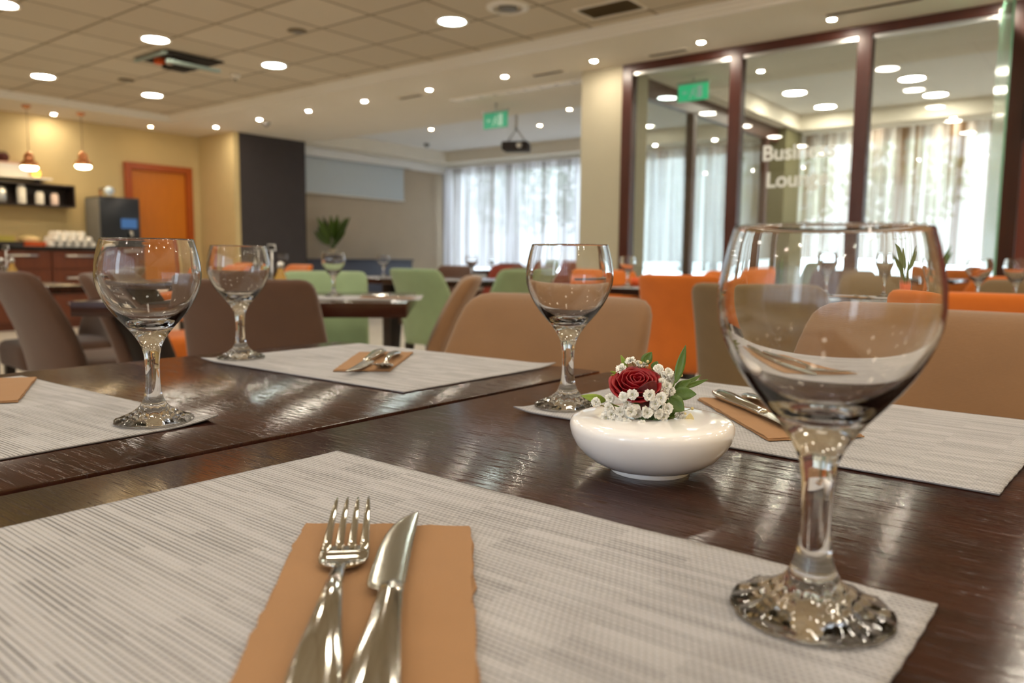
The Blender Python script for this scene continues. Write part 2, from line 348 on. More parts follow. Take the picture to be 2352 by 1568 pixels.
struct('wall_window_side', [(-10.5, YW, 0, XR, YW+0.12, 0.55), (-10.5, YW, 2.5, XR, YW+0.12, ZS), (-10.5, YW, 0.55, -10.2, YW+0.12, 2.5), (-4.6, YW, 0.55, -3.9, YW+0.12, 2.5), (1.9, YW, 0.55, XR, YW+0.12, 2.5)], M['beige'])
for i, (a, b, y, z0, z1) in enumerate(((-10.2, -4.6, YW+0.06, 0.55, 2.5), (-3.9, 1.9, YW+0.06, 0.55, 2.5), (-4.4, 1.8, YB-0.08, 0.8, 2.35))):
    n = 4; w = (b-a)/n; bx = [(a, y-0.03, z0, b, y+0.03, z0+0.05), (a, y-0.03, z1-0.05, b, y+0.03, z1)]
    bx += [(a+w*k-0.03, y-0.03, z0, a+w*k+0.03, y+0.03, z1) for k in range(n+1)]
    wf = struct('window_%d' % (i+1), bx, M['trimring'])
    for k in range(n): struct('pane', [(a+w*k+0.03, y-0.004, z0+0.05, a+w*(k+1)-0.03, y+0.004, z1-0.05)], M['win_pane'], parent=wf)
# pillar between the opening and the glass front
struct('wall_pillar', [(-4.09, 6.16, 0, -3.66, 6.62, ZS)], M['pillar'])
struct('baseboard_left', [(XL, YB, 0, XL+0.02, 5.1, 0.1)], M['frame'])
# door in the left wall
df = struct('door_1', [(XL-0.02, 5.11, 0, XL+0.05, 5.20, 2.14), (XL-0.02, 5.98, 0, XL+0.05, 6.07, 2.14), (XL-0.02, 5.20, 2.05, XL+0.05, 5.98, 2.14)], M['door_frame'])
struct('door_leaf', [(XL-0.04, 5.20, 0.01, XL+0.0, 5.98, 2.05)], M['door'], parent=df)
bm = bmesh.new(); tube(bm, [(XL-0.0, 5.27, 1.03), (XL+0.05, 5.27, 1.03), (XL+0.05, 5.40, 1.03)], 0.011, 8); link('door_handle', bm, M['brushed'], df)
# glass partition (restaurant | lounge)
px = [-3.66, -2.665, -1.695, -0.735]
fr = struct('window_4', [(-3.66, 6.15, 2.53, -0.635, 6.25, ZS)] + [(x, 6.15, 0, x+0.10, 6.25, 2.54) for x in px] + [(-3.66, 6.15, 0, -0.635, 6.25, 0.10)], M['frame'], 0.004)
for k in range(3):
    a, b = px[k]+0.10, px[k+1]
    struct('pane', [(a, 6.195, 0.1, b, 6.205, 2.53)], M['pane'], parent=fr)
    struct('pane_track', [(a, 6.17, 2.505, b, 6.19, 2.53)], M['brushed'], parent=fr)
def textmesh(name, body, size, mat, parent, loc, rot=(PI/2, 0, 0), ext=0.001, align='CENTER'):
    cu = bpy.data.curves.new(name, 'FONT'); cu.body = body; cu.size = size; cu.extrude = ext; cu.align_x = align; cu.offset = size*0.02
    o = bpy.data.objects.new(name, cu); C.objects.link(o); bpy.context.view_layer.update()
    me = bpy.data.meshes.new_from_object(o.evaluated_get(bpy.context.evaluated_depsgraph_get())); bpy.data.objects.remove(o); bpy.data.curves.remove(cu)
    ob = bpy.data.objects.new(name, me); C.objects.link(ob); me.materials.clear(); me.materials.append(mat); ob.location = loc; ob.rotation_euler = rot
    if parent: ob.parent = parent
    return ob
textmesh('lettering', 'Business', 0.165, M['lettering'], fr, (-2.10, 6.185, 1.69))
textmesh('lettering', 'Lounge', 0.165, M['lettering'], fr, (-2.10, 6.185, 1.48))
# open glass door leaf and red brown wall panel at the right
dg = struct('door_2', [(-0.007, -0.84, 0.03, 0.007, 0, 2.52)], M['green_glass'])
dg.location = (-0.80, 6.12, 0); dg.rotation_euler = (0, 0, 0.20)
bm = bmesh.new(); box(bm, -0.014, -0.08, 0.03, 0.014, 0, 0.12); box(bm, -0.014, -0.08, 2.44, 0.014, 0, 2.53); link('door_patch_fitting', bm, M['brushed'], dg, smooth=False)
struct('wall_red_panel', [(-0.63, 6.16, 0, XR, 6.26, ZS)], M['red_wood'])
struct('trim_3', [(-0.63, 6.13, 1.70, XR, 6.16, ZS)], M['frame'])
# side partition inside the lounge
sd = struct('window_5', [(-3.80, 6.62, 2.42, -3.72, 10.9, 2.60)] + [(-3.80, y, 0, -3.72, y+0.09, 2.44) for y in (6.62, 7.72, 8.85, 9.8)] + [(-3.80, 6.62, 0, -3.72, 10.9, 0.1)], M['frame'])
for a, b in ((6.71, 7.72), (7.81, 8.85), (8.94, 9.8)): struct('pane', [(-3.765, a, 0.1, -3.755, b, 2.42)], M['pane_side'], parent=sd)
struct('wall_corner_column', [(-3.86, 10.2, 0, -3.62, 10.8, ZS)], plain('olive_column', srgb(112, 108, 76), 0.8))
# ground outside
tag(struct('trim_4', [(-14, 11.2, -0.12, 6, 24, -0.02), (-14, -12, -0.12, 6, -3.4, -0.02)], M['soil']), 'pale paving outside the windows', 'ground')

# ---------------------------------------------------------------- curtains
def curtain(name, x0, x1, y, z0, z1, mat, label, pitch=0.11, amp=0.035, seed=0):
    bm = bmesh.new(); n = int((x1-x0)/pitch*10); nz_ = 8; rows = []
    for j in range(nz_+1):
        z = z0+(z1-z0)*j/nz_; r = []
        for i in range(n+1):
            x = x0+(x1-x0)*i/n; ph = 2*PI*(x-x0)/pitch
            k = 0.75+0.5*noise.noise(Vector((x*3+seed, z*0.35, 0)))
            r.append(bm.verts.new((x+0.012*math.sin(ph*0.5+seed), y+amp*k*math.sin(ph+1.6*noise.noise(Vector((x*1.7, seed, z*0.3))))+0.012*noise.noise(Vector((x*4, z, seed))), z)))
        rows.append(r)
    for a, b in zip(rows, rows[1:]):
        for i in range(n): bm.faces.new((a[i], a[i+1], b[i+1], b[i]))
    o = link(name, bm, mat); tag(o, label, 'curtain', 'sheer window curtains')
    return o
bm = bmesh.new()
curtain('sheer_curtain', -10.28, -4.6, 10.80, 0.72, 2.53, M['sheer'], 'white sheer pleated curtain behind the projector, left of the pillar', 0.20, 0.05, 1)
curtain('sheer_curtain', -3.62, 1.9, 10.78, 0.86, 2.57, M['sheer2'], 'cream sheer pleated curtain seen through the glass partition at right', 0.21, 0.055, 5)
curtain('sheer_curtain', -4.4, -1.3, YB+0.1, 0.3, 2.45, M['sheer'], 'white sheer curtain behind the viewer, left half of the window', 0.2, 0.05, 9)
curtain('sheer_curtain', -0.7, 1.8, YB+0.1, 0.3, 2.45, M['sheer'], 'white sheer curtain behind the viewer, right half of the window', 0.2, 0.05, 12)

# ---------------------------------------------------------------- trees outside the windows
def tree(x, y, h, r, label):
    t = empty('tree', label, 'tree', (x, y, -0.02), 0, 'trees outside the windows')
    bm = bmesh.new(); tube(bm, [(0, 0, 0), (0.05, 0.02, h*0.5), (0, 0, h*0.8)], [0.12, 0.09, 0.04], 8); link('trunk', bm, M['bark'], t)
    bm = bmesh.new(); rnd = random.Random(int(x*100))
    for _ in range(900):
        while True:
            p = Vector([rnd.uniform(-1, 1) for _ in range(3)])
            if p.length < 1: break
        p = Vector((p.x*r, p.y*r, h*0.68+p.z*r*0.9)); a = Vector([rnd.uniform(-1, 1) for _ in range(3)]).normalized()*0.09; b = a.orthogonal().normalized()*0.045
        bm.faces.new([bm.verts.new(q) for q in (p-a, p+b, p+a, p-b)])
    link('foliage', bm, M['tree_leaf'], t, smooth=False)
for i, (x, y, h, r) in enumerate(((-9.2, 14.5, 3.4, 1.1), (-12.2, 15.5, 3.8, 1.3), (-4.9, 14.0, 3.2, 0.9), (-3.2, 14.8, 3.3, 1.0), (-0.4, 16.0, 3.5, 1.1))):
    tree(x, y, h, r, ['leafy tree behind the left sheer curtain', 'leafy tree behind the corner of the left curtain', 'leafy tree outside, between the two curtained windows', 'leafy tree showing behind the business lounge lettering', 'leafy tree behind the right end of the lounge curtain'][i])

# ---------------------------------------------------------------- lamps
def round_lamp(r, mat, z_, name, label, cat, group):
    t = empty(name, label, cat, (0, 0, z_), 0, group)
    bm = bmesh.new(); lathe(bm, [(r, 0.004), (r, -0.006), (r*1.18, -0.009), (r*1.28, -0.004), (r*1.28, 0.002), (r, 0.004)], 32); link('trim_ring', bm, M['trimring'], t)
    bm = bmesh.new(); lathe(bm, [(0, -0.006), (r*0.7, -0.0055), (r*0.98, -0.003), (r*0.98, 0.001), (0, 0.001)] if r > 0.05 else [(0, -0.013), (r*0.5, -0.012), (r*0.85, -0.009), (r*0.98, -0.004), (r*0.98, 0.001), (0, 0.001)], 32); link('lens', bm, mat, t)
    return t
g = 'round recessed lights of the tiled ceiling'
L1 = round_lamp(0.098, M['lamp'], ZT, 'ceiling_light', '', 'ceiling light', g)
k = 0.9048
lamps = {(-7.13, 2.49): 'round ceiling light cut by the top left corner of the photo', (-7.13, 3.73): 'round ceiling light just above the hole left by the missing ceiling tile',
         (-9.61, 3.73): 'round ceiling light near the left wall, above the shelves', (-9.61, 4.96): 'round ceiling light nearest the orange door',
         (-7.08, 4.95): 'cool white round ceiling light right of the missing tile', (-4.58, 4.94): 'greenish white round ceiling light beside the round air diffuser'}
first = True
for ix in range(6):
    for iy in range(6):
        x = -9.61+2.5*ix; y = 4.95-1.235*iy
        lab = None; best = None
        for (a, b), t_ in lamps.items():
            if abs(a-x) < 0.1 and abs(b-y) < 0.1: lab = t_; best = (a, b)
        p = (x*k if best is None else best[0]*k, (y if best is None else best[1])*k)
        if lab is None:
            if ix < 2 and iy > 2: continue
            lab = 'round ceiling light of the same kind outside the photo'
        cool = {'lens': M['lamp_cool']} if (lab.startswith('cool') or lab.startswith('green')) else None
        if first: L1.location = (p[0], p[1], ZT); L1['label'] = lab; first = False
        else: dup(L1, lab, (p[0], p[1], ZT), mats=cool)
g = 'small spotlights of the soffit'
names = ['farthest left', 'second from the left', 'third from the left', 'fourth from the left', 'fifth from the left', 'sixth from the left', 'just left of the pillar', 'rightmost, above the glass partition']
S1 = round_lamp(0.027, M['spot'], ZS, 'spotlight', 'small round spotlight in the long soffit row, '+names[0], 'spotlight', g)
S1.location = (-9.70, 5.86, ZS)
for i in range(1, 13):
    lab = 'small round spotlight in the long soffit row, '+names[i] if i < 8 else 'small round spotlight of the soffit row outside the photo'
    dup(S1, lab, (-9.70+0.988*i, 5.86, ZS))
for i in range(10):
    dup(S1, 'small round spotlight of the soffit behind the viewer', (-7.0+i*0.988, -2.75, ZT))
for i in range(6):
    dup(S1, 'small round spotlight of the soffit at the right, outside the photo', (2.1, -2.0+i*1.25, ZT))
for (x, y, lab, dim) in ((-10.47, 4.16, 'small spotlight over the shelves, between the two pendants', None), (-10.40, 5.33, 'dim amber spotlight above the orange door', {'lens': M['spot_dim']})):
    dup(S1, lab, (x, y, ZS), mats=dim)
for (x, y, z, lab) in ((-2.76, 7.05, ZS, 'lounge spotlight behind the middle pane near its top'), (-2.74, 10.62, ZS, 'lounge spotlight at the left end of the right curtain'), (-1.80, 10.62, ZS, 'lounge spotlight over the middle of the right curtain'),
                       (-0.5, 7.05, ZS, 'lounge spotlight hidden behind the red brown panel')):
    dup(S1, lab, (x, y, z), group='lounge spotlights')
S2 = round_lamp(0.03, M['spot_dim'], ZL, 'spotlight', 'faint spotlight of the opening ceiling left of the smoke detector', 'spotlight', 'faint spotlights of the back room')
S2.location = (-8.3, 8.5, ZL)
for (q, lab) in (((1240, 287), 'faint spotlight right of the ceiling projector'), ((1308, 240), 'faint spotlight beside the pillar top')):
    p = onz(q[0], q[1], ZL) if q[1] > 250 else onz(q[0], q[1]+10, ZL)
    dup(S2, lab, p)
L2 = round_lamp(0.12, M['lamp'], ZL, 'ceiling_light', 'lounge ceiling light in the right pane, upper of the two', 'ceiling light', 'lounge ceiling lights')
L2.location = (-1.945, 9.085, ZL)
for p, lab in (((-1.907, 10.1), 'lounge ceiling light in the right pane, lower of the two'), ((-3.15, 9.08), 'lounge ceiling light in the middle pane, upper of the two'), ((-3.12, 10.1), 'lounge ceiling light in the middle pane, lower of the two'),
               ((0.3, 9.1), 'lounge ceiling light hidden behind the red brown panel'),):
    dup(L2, lab, (p[0], p[1], ZL))
# pendants
def pendant(x, y, zb, lab):
    t = empty('pendant_lamp', lab, 'pendant lamp', (x, y, ZS), 0, 'copper pendants over the buffet')
    d = zb-ZS
    bm = bmesh.new(); lathe(bm, closed([(0.05, 0), (0.05, -0.012), (0.03, -0.03), (0.006, -0.035)]), 20); link('ceiling_rose', bm, M['copper'], t)
    bm = bmesh.new(); tube(bm, [(0, 0, -0.03), (0, 0, d+0.15)], 0.004, 6); link('cord', bm, M['cord'], t)
    bm = bmesh.new(); lathe(bm, [(0.012, d+0.17), (0.04, d+0.15), (0.055, d+0.11), (0.05, d+0.075), (0.085, d+0.05), (0.10, d+0.0), (0.095, d+0.0), (0.08, d+0.046), (0.045, d+0.075), (0.05, d+0.11), (0.036, d+0.145), (0.012, d+0.16), (0.012, d+0.17)], 24); link('lamp_shade', bm, M['copper'], t)
    bm = bmesh.new(); lathe(bm, closed([(0.02, d+0.04), (0.07, d+0.03), (0.088, d-0.005), (0.07, d-0.028), (0.03, d-0.036)]), 20); link('bulb', bm, M['pend'], t)
pendant(-10.15, 3.74, 1.90, 'copper pendant lamp at the left, in front of the upper shelf')
pendant(-10.15, 4.34, 1.97, 'copper pendant lamp at the right, nearer the orange door')

# ---------------------------------------------------------------- ceiling fittings
def ceiling_vent(c, w, d, z, lab, cat='air vent', grp='rectangular vents'):
    t = empty('air_vent', lab, cat, (c[0], c[1], z), 0, grp)
    bm = bmesh.new()
    for b in ((-w/2-.02, -d/2-.02, -.008, w/2+.02, -d/2, .002), (-w/2-.02, d/2, -.008, w/2+.02, d/2+.02, .002), (-w/2-.02, -d/2, -.008, -w/2, d/2, .002), (w/2, -d/2, -.008, w/2+.02, d/2, .002)): box(bm, *b)
    link('frame', bm, M['plaster'], t, smooth=False)
    bm = bmesh.new(); n = max(4, int(d/0.02))
    for i in range(n):
        y = -d/2+d*(i+.5)/n; v = [bm.verts.new(q) for q in ((-w/2, y-.006, -.006), (w/2, y-.006, -.006), (w/2, y+.004, 0), (-w/2, y+.004, 0))]; bm.faces.new(v)
    box(bm, -w/2, -d/2, -0.001, w/2, d/2, 0.001)
    link('grille', bm, M['vent'], t, smooth=False)
ceiling_vent((-3.04, 4.92), 0.42, 0.25, ZT, 'brown rectangular air vent in the tiled ceiling at top right')
for x, lab in ((-4.36, 'thin soffit vent left of the pillar, above the linear slot'), (-6.16, 'thin soffit vent above the dark column side'), (-3.145, 'thin soffit vent above the left end of the glass partition'), (-1.5, 'long soffit vent above the right panes of the partition')):
    ceiling_vent((x, 6.0 if x != -1.5 else 5.75), 0.34 if x != -1.5 else 0.6, 0.07, ZS, lab, grp='thin soffit vents')
t = empty('slot_diffuser', 'long white linear slot diffuser left of the pillar top', 'air diffuser', (-5.03, 6.42, ZS))
bm = bmesh.new(); box(bm, -0.9, -0.06, -0.012, 0.9, 0.06, 0.0); link('housing', bm, M['white'], t, smooth=False)
bm = bmesh.new()
for i in range(9): box(bm, -0.87+0.195*i, -0.03, -0.02, -0.87+0.195*i+0.16, 0.03, -0.012)
link('slats', bm, M['trimring'], t, smooth=False)
t = empty('round_air_diffuser', 'round white ceiling air diffuser at the top centre', 'air diffuser', (-3.60, 4.46, ZT))
bm = bmesh.new(); lathe(bm, [(0.155, 0), (0.155, -0.006), (0.12, -0.022), (0.105, -0.018), (0.105, -0.002), (0.155, 0)], 40); link('outer_ring', bm, M['trimring'], t)
bm = bmesh.new(); lathe(bm, closed([(0.06, -0.001), (0.07, -0.012), (0.035, -0.02)]), 30); link('center_cone', bm, M['grey'], t)
for q, lab in (((683, 70), 'small round ceiling loudspeaker above the middle of the tiled ceiling'), ((290, 183), 'small round ceiling loudspeaker left of the missing tile')):
    p = onz(q[0], q[1], ZT); t = empty('ceiling_speaker', lab, 'loudspeaker', p, 0, 'round ceiling loudspeakers')
    bm = bmesh.new(); lathe(bm, closed([(0.07, 0.0), (0.078, -0.006), (0.06, -0.012)]), 28); link('ring', bm, M['vent'], t)
    bm = bmesh.new(); lathe(bm, closed([(0.055, -0.011), (0.03, -0.014)]), 24); link('grille', bm, M['grey'], t)
for q, z, lab in (((980, 330), ZL, 'dark smoke detector on the back room ceiling'), ((612, 280), ZS, 'small camera dome beside the second soffit spotlight'), ((540, 170), ZT, 'white sprinkler rose in the tiled ceiling right of the missing tile')):
    p = onz(q[0], q[1], z); t = empty('smoke_detector', lab, 'detector', p)
    bm = bmesh.new(); lathe(bm, closed([(0.05, 0), (0.05, -0.02), (0.035, -0.04), (0.015, -0.045)]), 20); link('body', bm, M['grey'] if 'white' not in lab else M['trimring'], t)
    bm = bmesh.new(); lathe(bm, closed([(0.012, -0.045), (0.012, -0.06)]), 10); link('sensor', bm, M['darkvoid'], t)
# missing ceiling tile with things hanging in the hole
c = onz(415, 140, ZT-0.01)
t = empty('ceiling_projector_hatch', 'open hatch in the tiled ceiling with a lowered projector showing', 'projector lift', c)
bm = bmesh.new(); box(bm, -0.27, -0.27, -0.004, 0.27, 0.27, 0.006); link('opening', bm, M['darkvoid'], t, smooth=False)
bm = bmesh.new(); box(bm, 0.24, -0.27, -0.10, 0.29, 0.22, -0.075); box(bm, -0.27, -0.30, -0.03, 0.27, -0.27, -0.008); link('tray', bm, plain('hatch_tray', srgb(150, 166, 158), 0.5), t, smooth=False)
bm = bmesh.new(); box(bm, -0.12, -0.12, -0.075, 0.06, 0.10, -0.004); bevel(bm, 0.01); link('body', bm, M['darkvoid'], t)
bm = bmesh.new(); lathe(bm, closed([(0.03, -0.07), (0.035, -0.02), (0.03, -0.005)]), 14, (0.08, -0.15, 0)); link('lens', bm, M['brushed'], t)
bm = bmesh.new(); box(bm, -0.10, -0.2, -0.05, -0.02, -0.14, -0.004); link('cover', bm, M['orange_obj'], t, smooth=False)

# exit signs
def exit_sign(p, w, h, mat, lab, mw):
    t = empty('exit_sign', lab, 'exit sign', p, 0, None)
    bm = bmesh.new(); box(bm, -w/2, -0.006, -h, w/2, 0.006, 0); link('plate', bm, mat, t, smooth=False)
    bm = bmesh.new(); box(bm, -w/2-0.01, -0.02, 0, w/2+0.01, 0.02, 0.025); box(bm, -0.01, -0.01, 0.025, 0.01, 0.01, ZS-p[2]); link('mounting_rail', bm, M['brushed'], t, smooth=False)
    bm = bmesh.new(); y = -0.008; s = h    # running figure, arrow and doorway
    def q(pts): bm.faces.new([bm.verts.new((a*s, y, b*s-h)) for a, b in pts])
    q([(0.28, 0.12), (0.62, 0.12), (0.62, 0.88), (0.28, 0.88)]); q([(-0.62, 0.47), (-0.35, 0.47), (-0.35, 0.55), (-0.62, 0.55)]); q([(-0.72, 0.51), (-0.58, 0.36), (-0.58, 0.66)])
    q([(-0.12, 0.42), (0.02, 0.42), (0.10, 0.70), (-0.04, 0.70)]); q([(0.05, 0.74), (0.13, 0.74), (0.13, 0.84), (0.05, 0.84)]); q([(-0.25, 0.12), (-0.15, 0.12), (-0.02, 0.44), (-0.12, 0.44)]); q([(0.0, 0.42), (0.12, 0.32), (0.16, 0.14), (0.22, 0.14), (0.2, 0.38), (0.06, 0.48)]); q([(0.06, 0.66), (0.22, 0.54), (0.25, 0.58), (0.08, 0.72)])
    link('pictogram', bm, mw, t, smooth=False)
exit_sign((-5.65, 6.8, 2.50), 0.34, 0.17, M['exit'], 'pale green exit sign hanging in the opening above the projector', M['exit_w'])
exit_sign((-3.34, 6.9, 2.53), 0.30, 0.15, M['exit2'], 'bright green exit sign behind the left pane of the glass partition', M['exit_w'])
# projector in the back room
p = onz(1185, 322, 2.36); k_ = 1.0
t = empty('ceiling_projector', 'dark projector on a ceiling bracket in front of the left curtain', 'projector', (-6.3, 8.0, ZL), 0.5)
bm = bmesh.new(); box(bm, -0.17, -0.14, -0.53, 0.17, 0.14, -0.42); bevel(bm, 0.02); link('body', bm, M['dark_panel'], t)
bm = bmesh.new(); tube(bm, [(0, 0, 0), (0, 0, -0.25)], 0.02, 8); tube(bm, [(0, 0, -0.25), (-0.12, 0, -0.42)], 0.012, 6); tube(bm, [(0, 0, -0.25), (0.12, 0, -0.42)], 0.012, 6); link('bracket', bm, M['brushed'], t)
bm = bmesh.new(); lathe(bm, closed([(0.035, 0), (0.03, 0.03)]), 16); 
for v in bm.verts: v.co = Vector((v.co.x+0.06, -0.14-v.co.z, v.co.y-0.475))
link('lens', bm, M['white'], t)
# projection screen
t = empty('projection_screen', 'white pull-down projection screen on the back room side wall', 'projection screen', (-10.28, 7.45, 2.46))
bm = bmesh.new(); box(bm, -0.04, 0, -0.0, 0.05, 2.55, 0.09); bevel(bm, 0.01); link('housing', bm, M['grey'], t)
bm = bmesh.new(); box(bm, 0.0, 0.05, -0.56, 0.004, 2.38, 0.0); link('fabric', bm, M['screen'], t, smooth=False)
bm = bmesh.new(); tube(bm, [(0.002, 0.03, -0.565), (0.002, 2.40, -0.565)], 0.011, 8); link('weight_bar', bm, M['trimring'], t)

# ---------------------------------------------------------------- dining tables
def dining_table(x0, y0, x1, y1, lab, grp='square cafe tables', th=0.035, double_leg=False):
    cx, cy = (x0+x1)/2, (y0+y1)/2
    t = empty('dining_table', lab, 'table', (cx, cy, 0), 0, grp)
    w, d = (x1-x0)/2, (y1-y0)/2
    bm = bmesh.new(); box(bm, -w, -d, 0.75-th, w, d, 0.75); bevel(bm, 0.0014, 2)
    o = link('tabletop', bm, M['table'], t, autosm=30)
    bm = bmesh.new(); box(bm, -0.045, -0.045, 0.02, 0.045, 0.045, 0.75-th-0.01); bevel(bm, 0.004); box(bm, -w*0.6, -d*0.5, 0.75-th-0.012, w*0.6, d*0.5, 0.75-th)
    link('pedestal', bm, M['leg'], t, autosm=30)
    bm = bmesh.new(); box(bm, -w*0.72, -w*0.72, 0.0, w*0.72, w*0.72, 0.02); bevel(bm, 0.004); link('base', bm, M['leg'], t, autosm=30)
    return t
dining_table(-0.556, 0.055, 0.025, 0.912, 'dark brown table in the foreground carrying the white vase with the rose')
dining_table(-1.125, 0.055, -0.5672, 0.912, 'dark brown table left of the long seam, carrying two placemats')
t2 = dining_table(-2.558-0.54, 1.74-0.39, -2.558+0.54, 1.74+0.39, 'dark table beyond the brown chair, its thick edge facing the viewer', th=0.05); t2.rotation_euler = (0, 0, math.radians(43))
T = [(-1.12, 2.58, -0.54, 3.44, 'dark table seen through the nearest wine glass bowl, with upright glasses'),
     (-0.535, 2.58, 0.05, 3.44, 'dark table beyond the orange chair at the right'),
     (-4.75, 3.68, -4.1, 4.5, 'dark table with a pale mat beyond the pale green chairs, left part'),
     (-4.08, 3.68, -3.3, 4.5, 'dark table with a pale mat beyond the pale green chairs, right part'),
     (-2.42, 3.62, -1.45, 4.35, 'dark table left of the tall orange chair, with one lit glass'),
     (-4.9, 1.02, -3.95, 1.75, 'small dark table at the far left with the condiment caddy'),
     (-7.0, 4.2, -6.2, 5.0, 'dark table far back near the dark wall panel'),
     (-6.6, 7.0, -5.8, 7.8, 'dark table in the back room in front of the sheer curtain'),
     (-1.9, 7.6, -1.2, 8.4, 'lounge table behind the glass partition')]
for a in T: dining_table(*a)

# ---------------------------------------------------------------- chairs
def make_chair(mat, label):
    t = empty('dining_chair', label, 'chair', (0, 0, 0), 0, 'upholstered dining chairs')
    # backrest, leaning back, hugging forward at the sides; local +Y = the way the sitter faces; top centre of the back is the origin in plan
    rings = []
    Z = [(0.355, .215, .025), (0.36, .226, .034), (0.40, .228, .037), (0.50, .226, .037), (0.60, .221, .035), (0.70, .212, .033), (0.775, .205, .032), (0.805, .200, .031), (0.820, .192, .027), (0.830, .180, .018), (0.834, .160, .006)]
    for z, w, th in Z:
        yb = 0.17*(0.83-z)/0.47; yb += 0.03*math.sin(PI*min(1, (0.83-z)/0.47))
        r = []
        for x, y in sup(w, th, 36, 4.5):
            r.append((x, yb+y+0.85*x*x, z))
        rings.append(r)
    bm = bmesh.new(); loft(bm, rings); link('backrest', bm, mat, t)
    rings = []
    for z, w, d in ((0.345, .20, .20), (0.352, .222, .222), (0.37, .225, .225), (0.43, .228, .228), (0.458, .222, .222), (0.470, .205, .205), (0.474, .16, .16)):
        rings.append([(x, 0.37+y, z+0.012*math.cos(min(1, abs(x)/0.24)*PI/2)) for x, y in sup(w, d, 36, 6)])
    bm = bmesh.new(); loft(bm, rings); link('seat', bm, mat, t)
    for sx in (-1, 1):
        for yy, dy in ((0.20, -0.03), (0.54, 0.01)):
            bm = bmesh.new(); a = [(sx*0.19+dx*0.022, yy+dz*0.022, 0.36) for dx, dz in ((-1, -1), (1, -1), (1, 1), (-1, 1))]
            b = [(sx*0.20+dx*0.013, yy+dy+dz*0.013, 0.0) for dx, dz in ((-1, -1), (1, -1), (1, 1), (-1, 1))]
            loft(bm, [b, a]); link('leg', bm, M['leg'], t, smooth=False)
    return t
proto = {}
def chair(kind, x, y, rz, lab):
    """rz: direction faced, 0 = +y"""
    if kind not in proto:
        if not proto: proto[kind] = make_chair(M[kind], lab); o = proto[kind]
        else:
            src = next(iter(proto.values())); o = dup(src, lab, mats={'backrest': M[kind], 'seat': M[kind]}); proto[kind] = o
        o.location = (x, y, 0); o.rotation_euler = (0, 0, rz); return o
    return dup(proto[kind], lab, (x, y, 0), rz)
D = PI/180
chair('tan', -0.86, 1.25, PI+4*D, 'tan fabric chair behind the third glass, drawn up to the seam')
chair('tan', -0.19, 1.30, PI-3*D, 'tan fabric chair at the right behind the largest wine glass')
chair('tan', -1.95, 2.24, 133*D, 'tan fabric chair seen edge-on, leaning right, in the middle of the photo')
chair('brown', -2.05, 1.31, 41*D, 'dark taupe chair back behind the second glass from the left')
chair('brown', -3.07, 1.34, -46*D, 'taupe chair seen from the side behind the large left glass')
chair('brown', -3.44, 1.14, 2*D, 'taupe chair with black legs at the left edge, seen from behind')
chair('taupe', -0.88, 2.24, 2*D, 'olive taupe chair back right of the tall orange chair')
chair('orange', -1.66, 3.32, 8*D, 'tall orange chair seen from behind, left of the olive taupe chair')
chair('orange', -0.26, 2.10, -2*D, 'orange chair at the right edge just beyond the tan chair')
chair('green', -3.0, 2.36, PI+41*D, 'pale green chair behind the dark table with the thick edge')
chair('green', -3.42, 3.32, 3*D, 'pale green chair seen from behind, with its full back in view')
chair('green', -3.02, 3.98, 75*D, 'pale green chair edge left of the orange chair in the middle distance')
chair('orange', -2.66, 4.3, PI+35*D, 'orange chair just left of the third glass, beside the edge-on green one')
chair('orange', -2.0, 4.85, PI, 'orange chair behind the third glass, across its table')
chair('orange', -5.30, 3.95, PI-10*D, 'orange chair behind the pale green chair, right one of the far left pair')
chair('orange', -6.05, 3.95, PI, 'orange chair next to the dark wall panel, left one of the far left pair')
chair('darkbrown', -4.55, 5.0, PI, 'dark brown chair far back, left of the pale green chair in full view')
chair('redbrown', -5.1, 6.4, PI, 'red brown chair far back at the foot of the left sheer curtain')
chair('green', -5.0, 6.9, PI-20*D, 'pale green chair far back under the sheer curtain')
chair('darkbrown', -3.9, 5.2, PI, 'dark brown chair far back, right of the pale green chair in full view')
chair('darkbrown', -6.6, 8.3, PI, 'dark brown chair in the back room by the sheer curtain')
chair('redbrown', -4.4, 6.6, PI, 'red brown chair far back left of the pillar')
chair('taupe', -0.86, 3.85, PI, 'taupe chair far side of the table seen through the nearest glass')
chair('taupe', -0.30, 3.85, PI, 'taupe chair far side of the table at the right')
chair('orange', -0.50, 4.75, 60*D, 'orange chair turned sideways before the right curtain')
chair('brown', -4.15, 2.0, 176*D, 'taupe chair across the small table with the condiment caddy')
chair('orange', -4.0, 2.55, 170*D, 'orange chair mostly hidden behind the taupe side-on chair')
chair('brown', -1.25, 4.6, PI, 'taupe chair low in the middle pane of the partition')
chair('orange', -1.30, 8.9, PI, 'orange lounge chair behind the partition glass')
chair('green', -2.6, 8.3, 90*D, 'pale green lounge chair behind the partition glass')

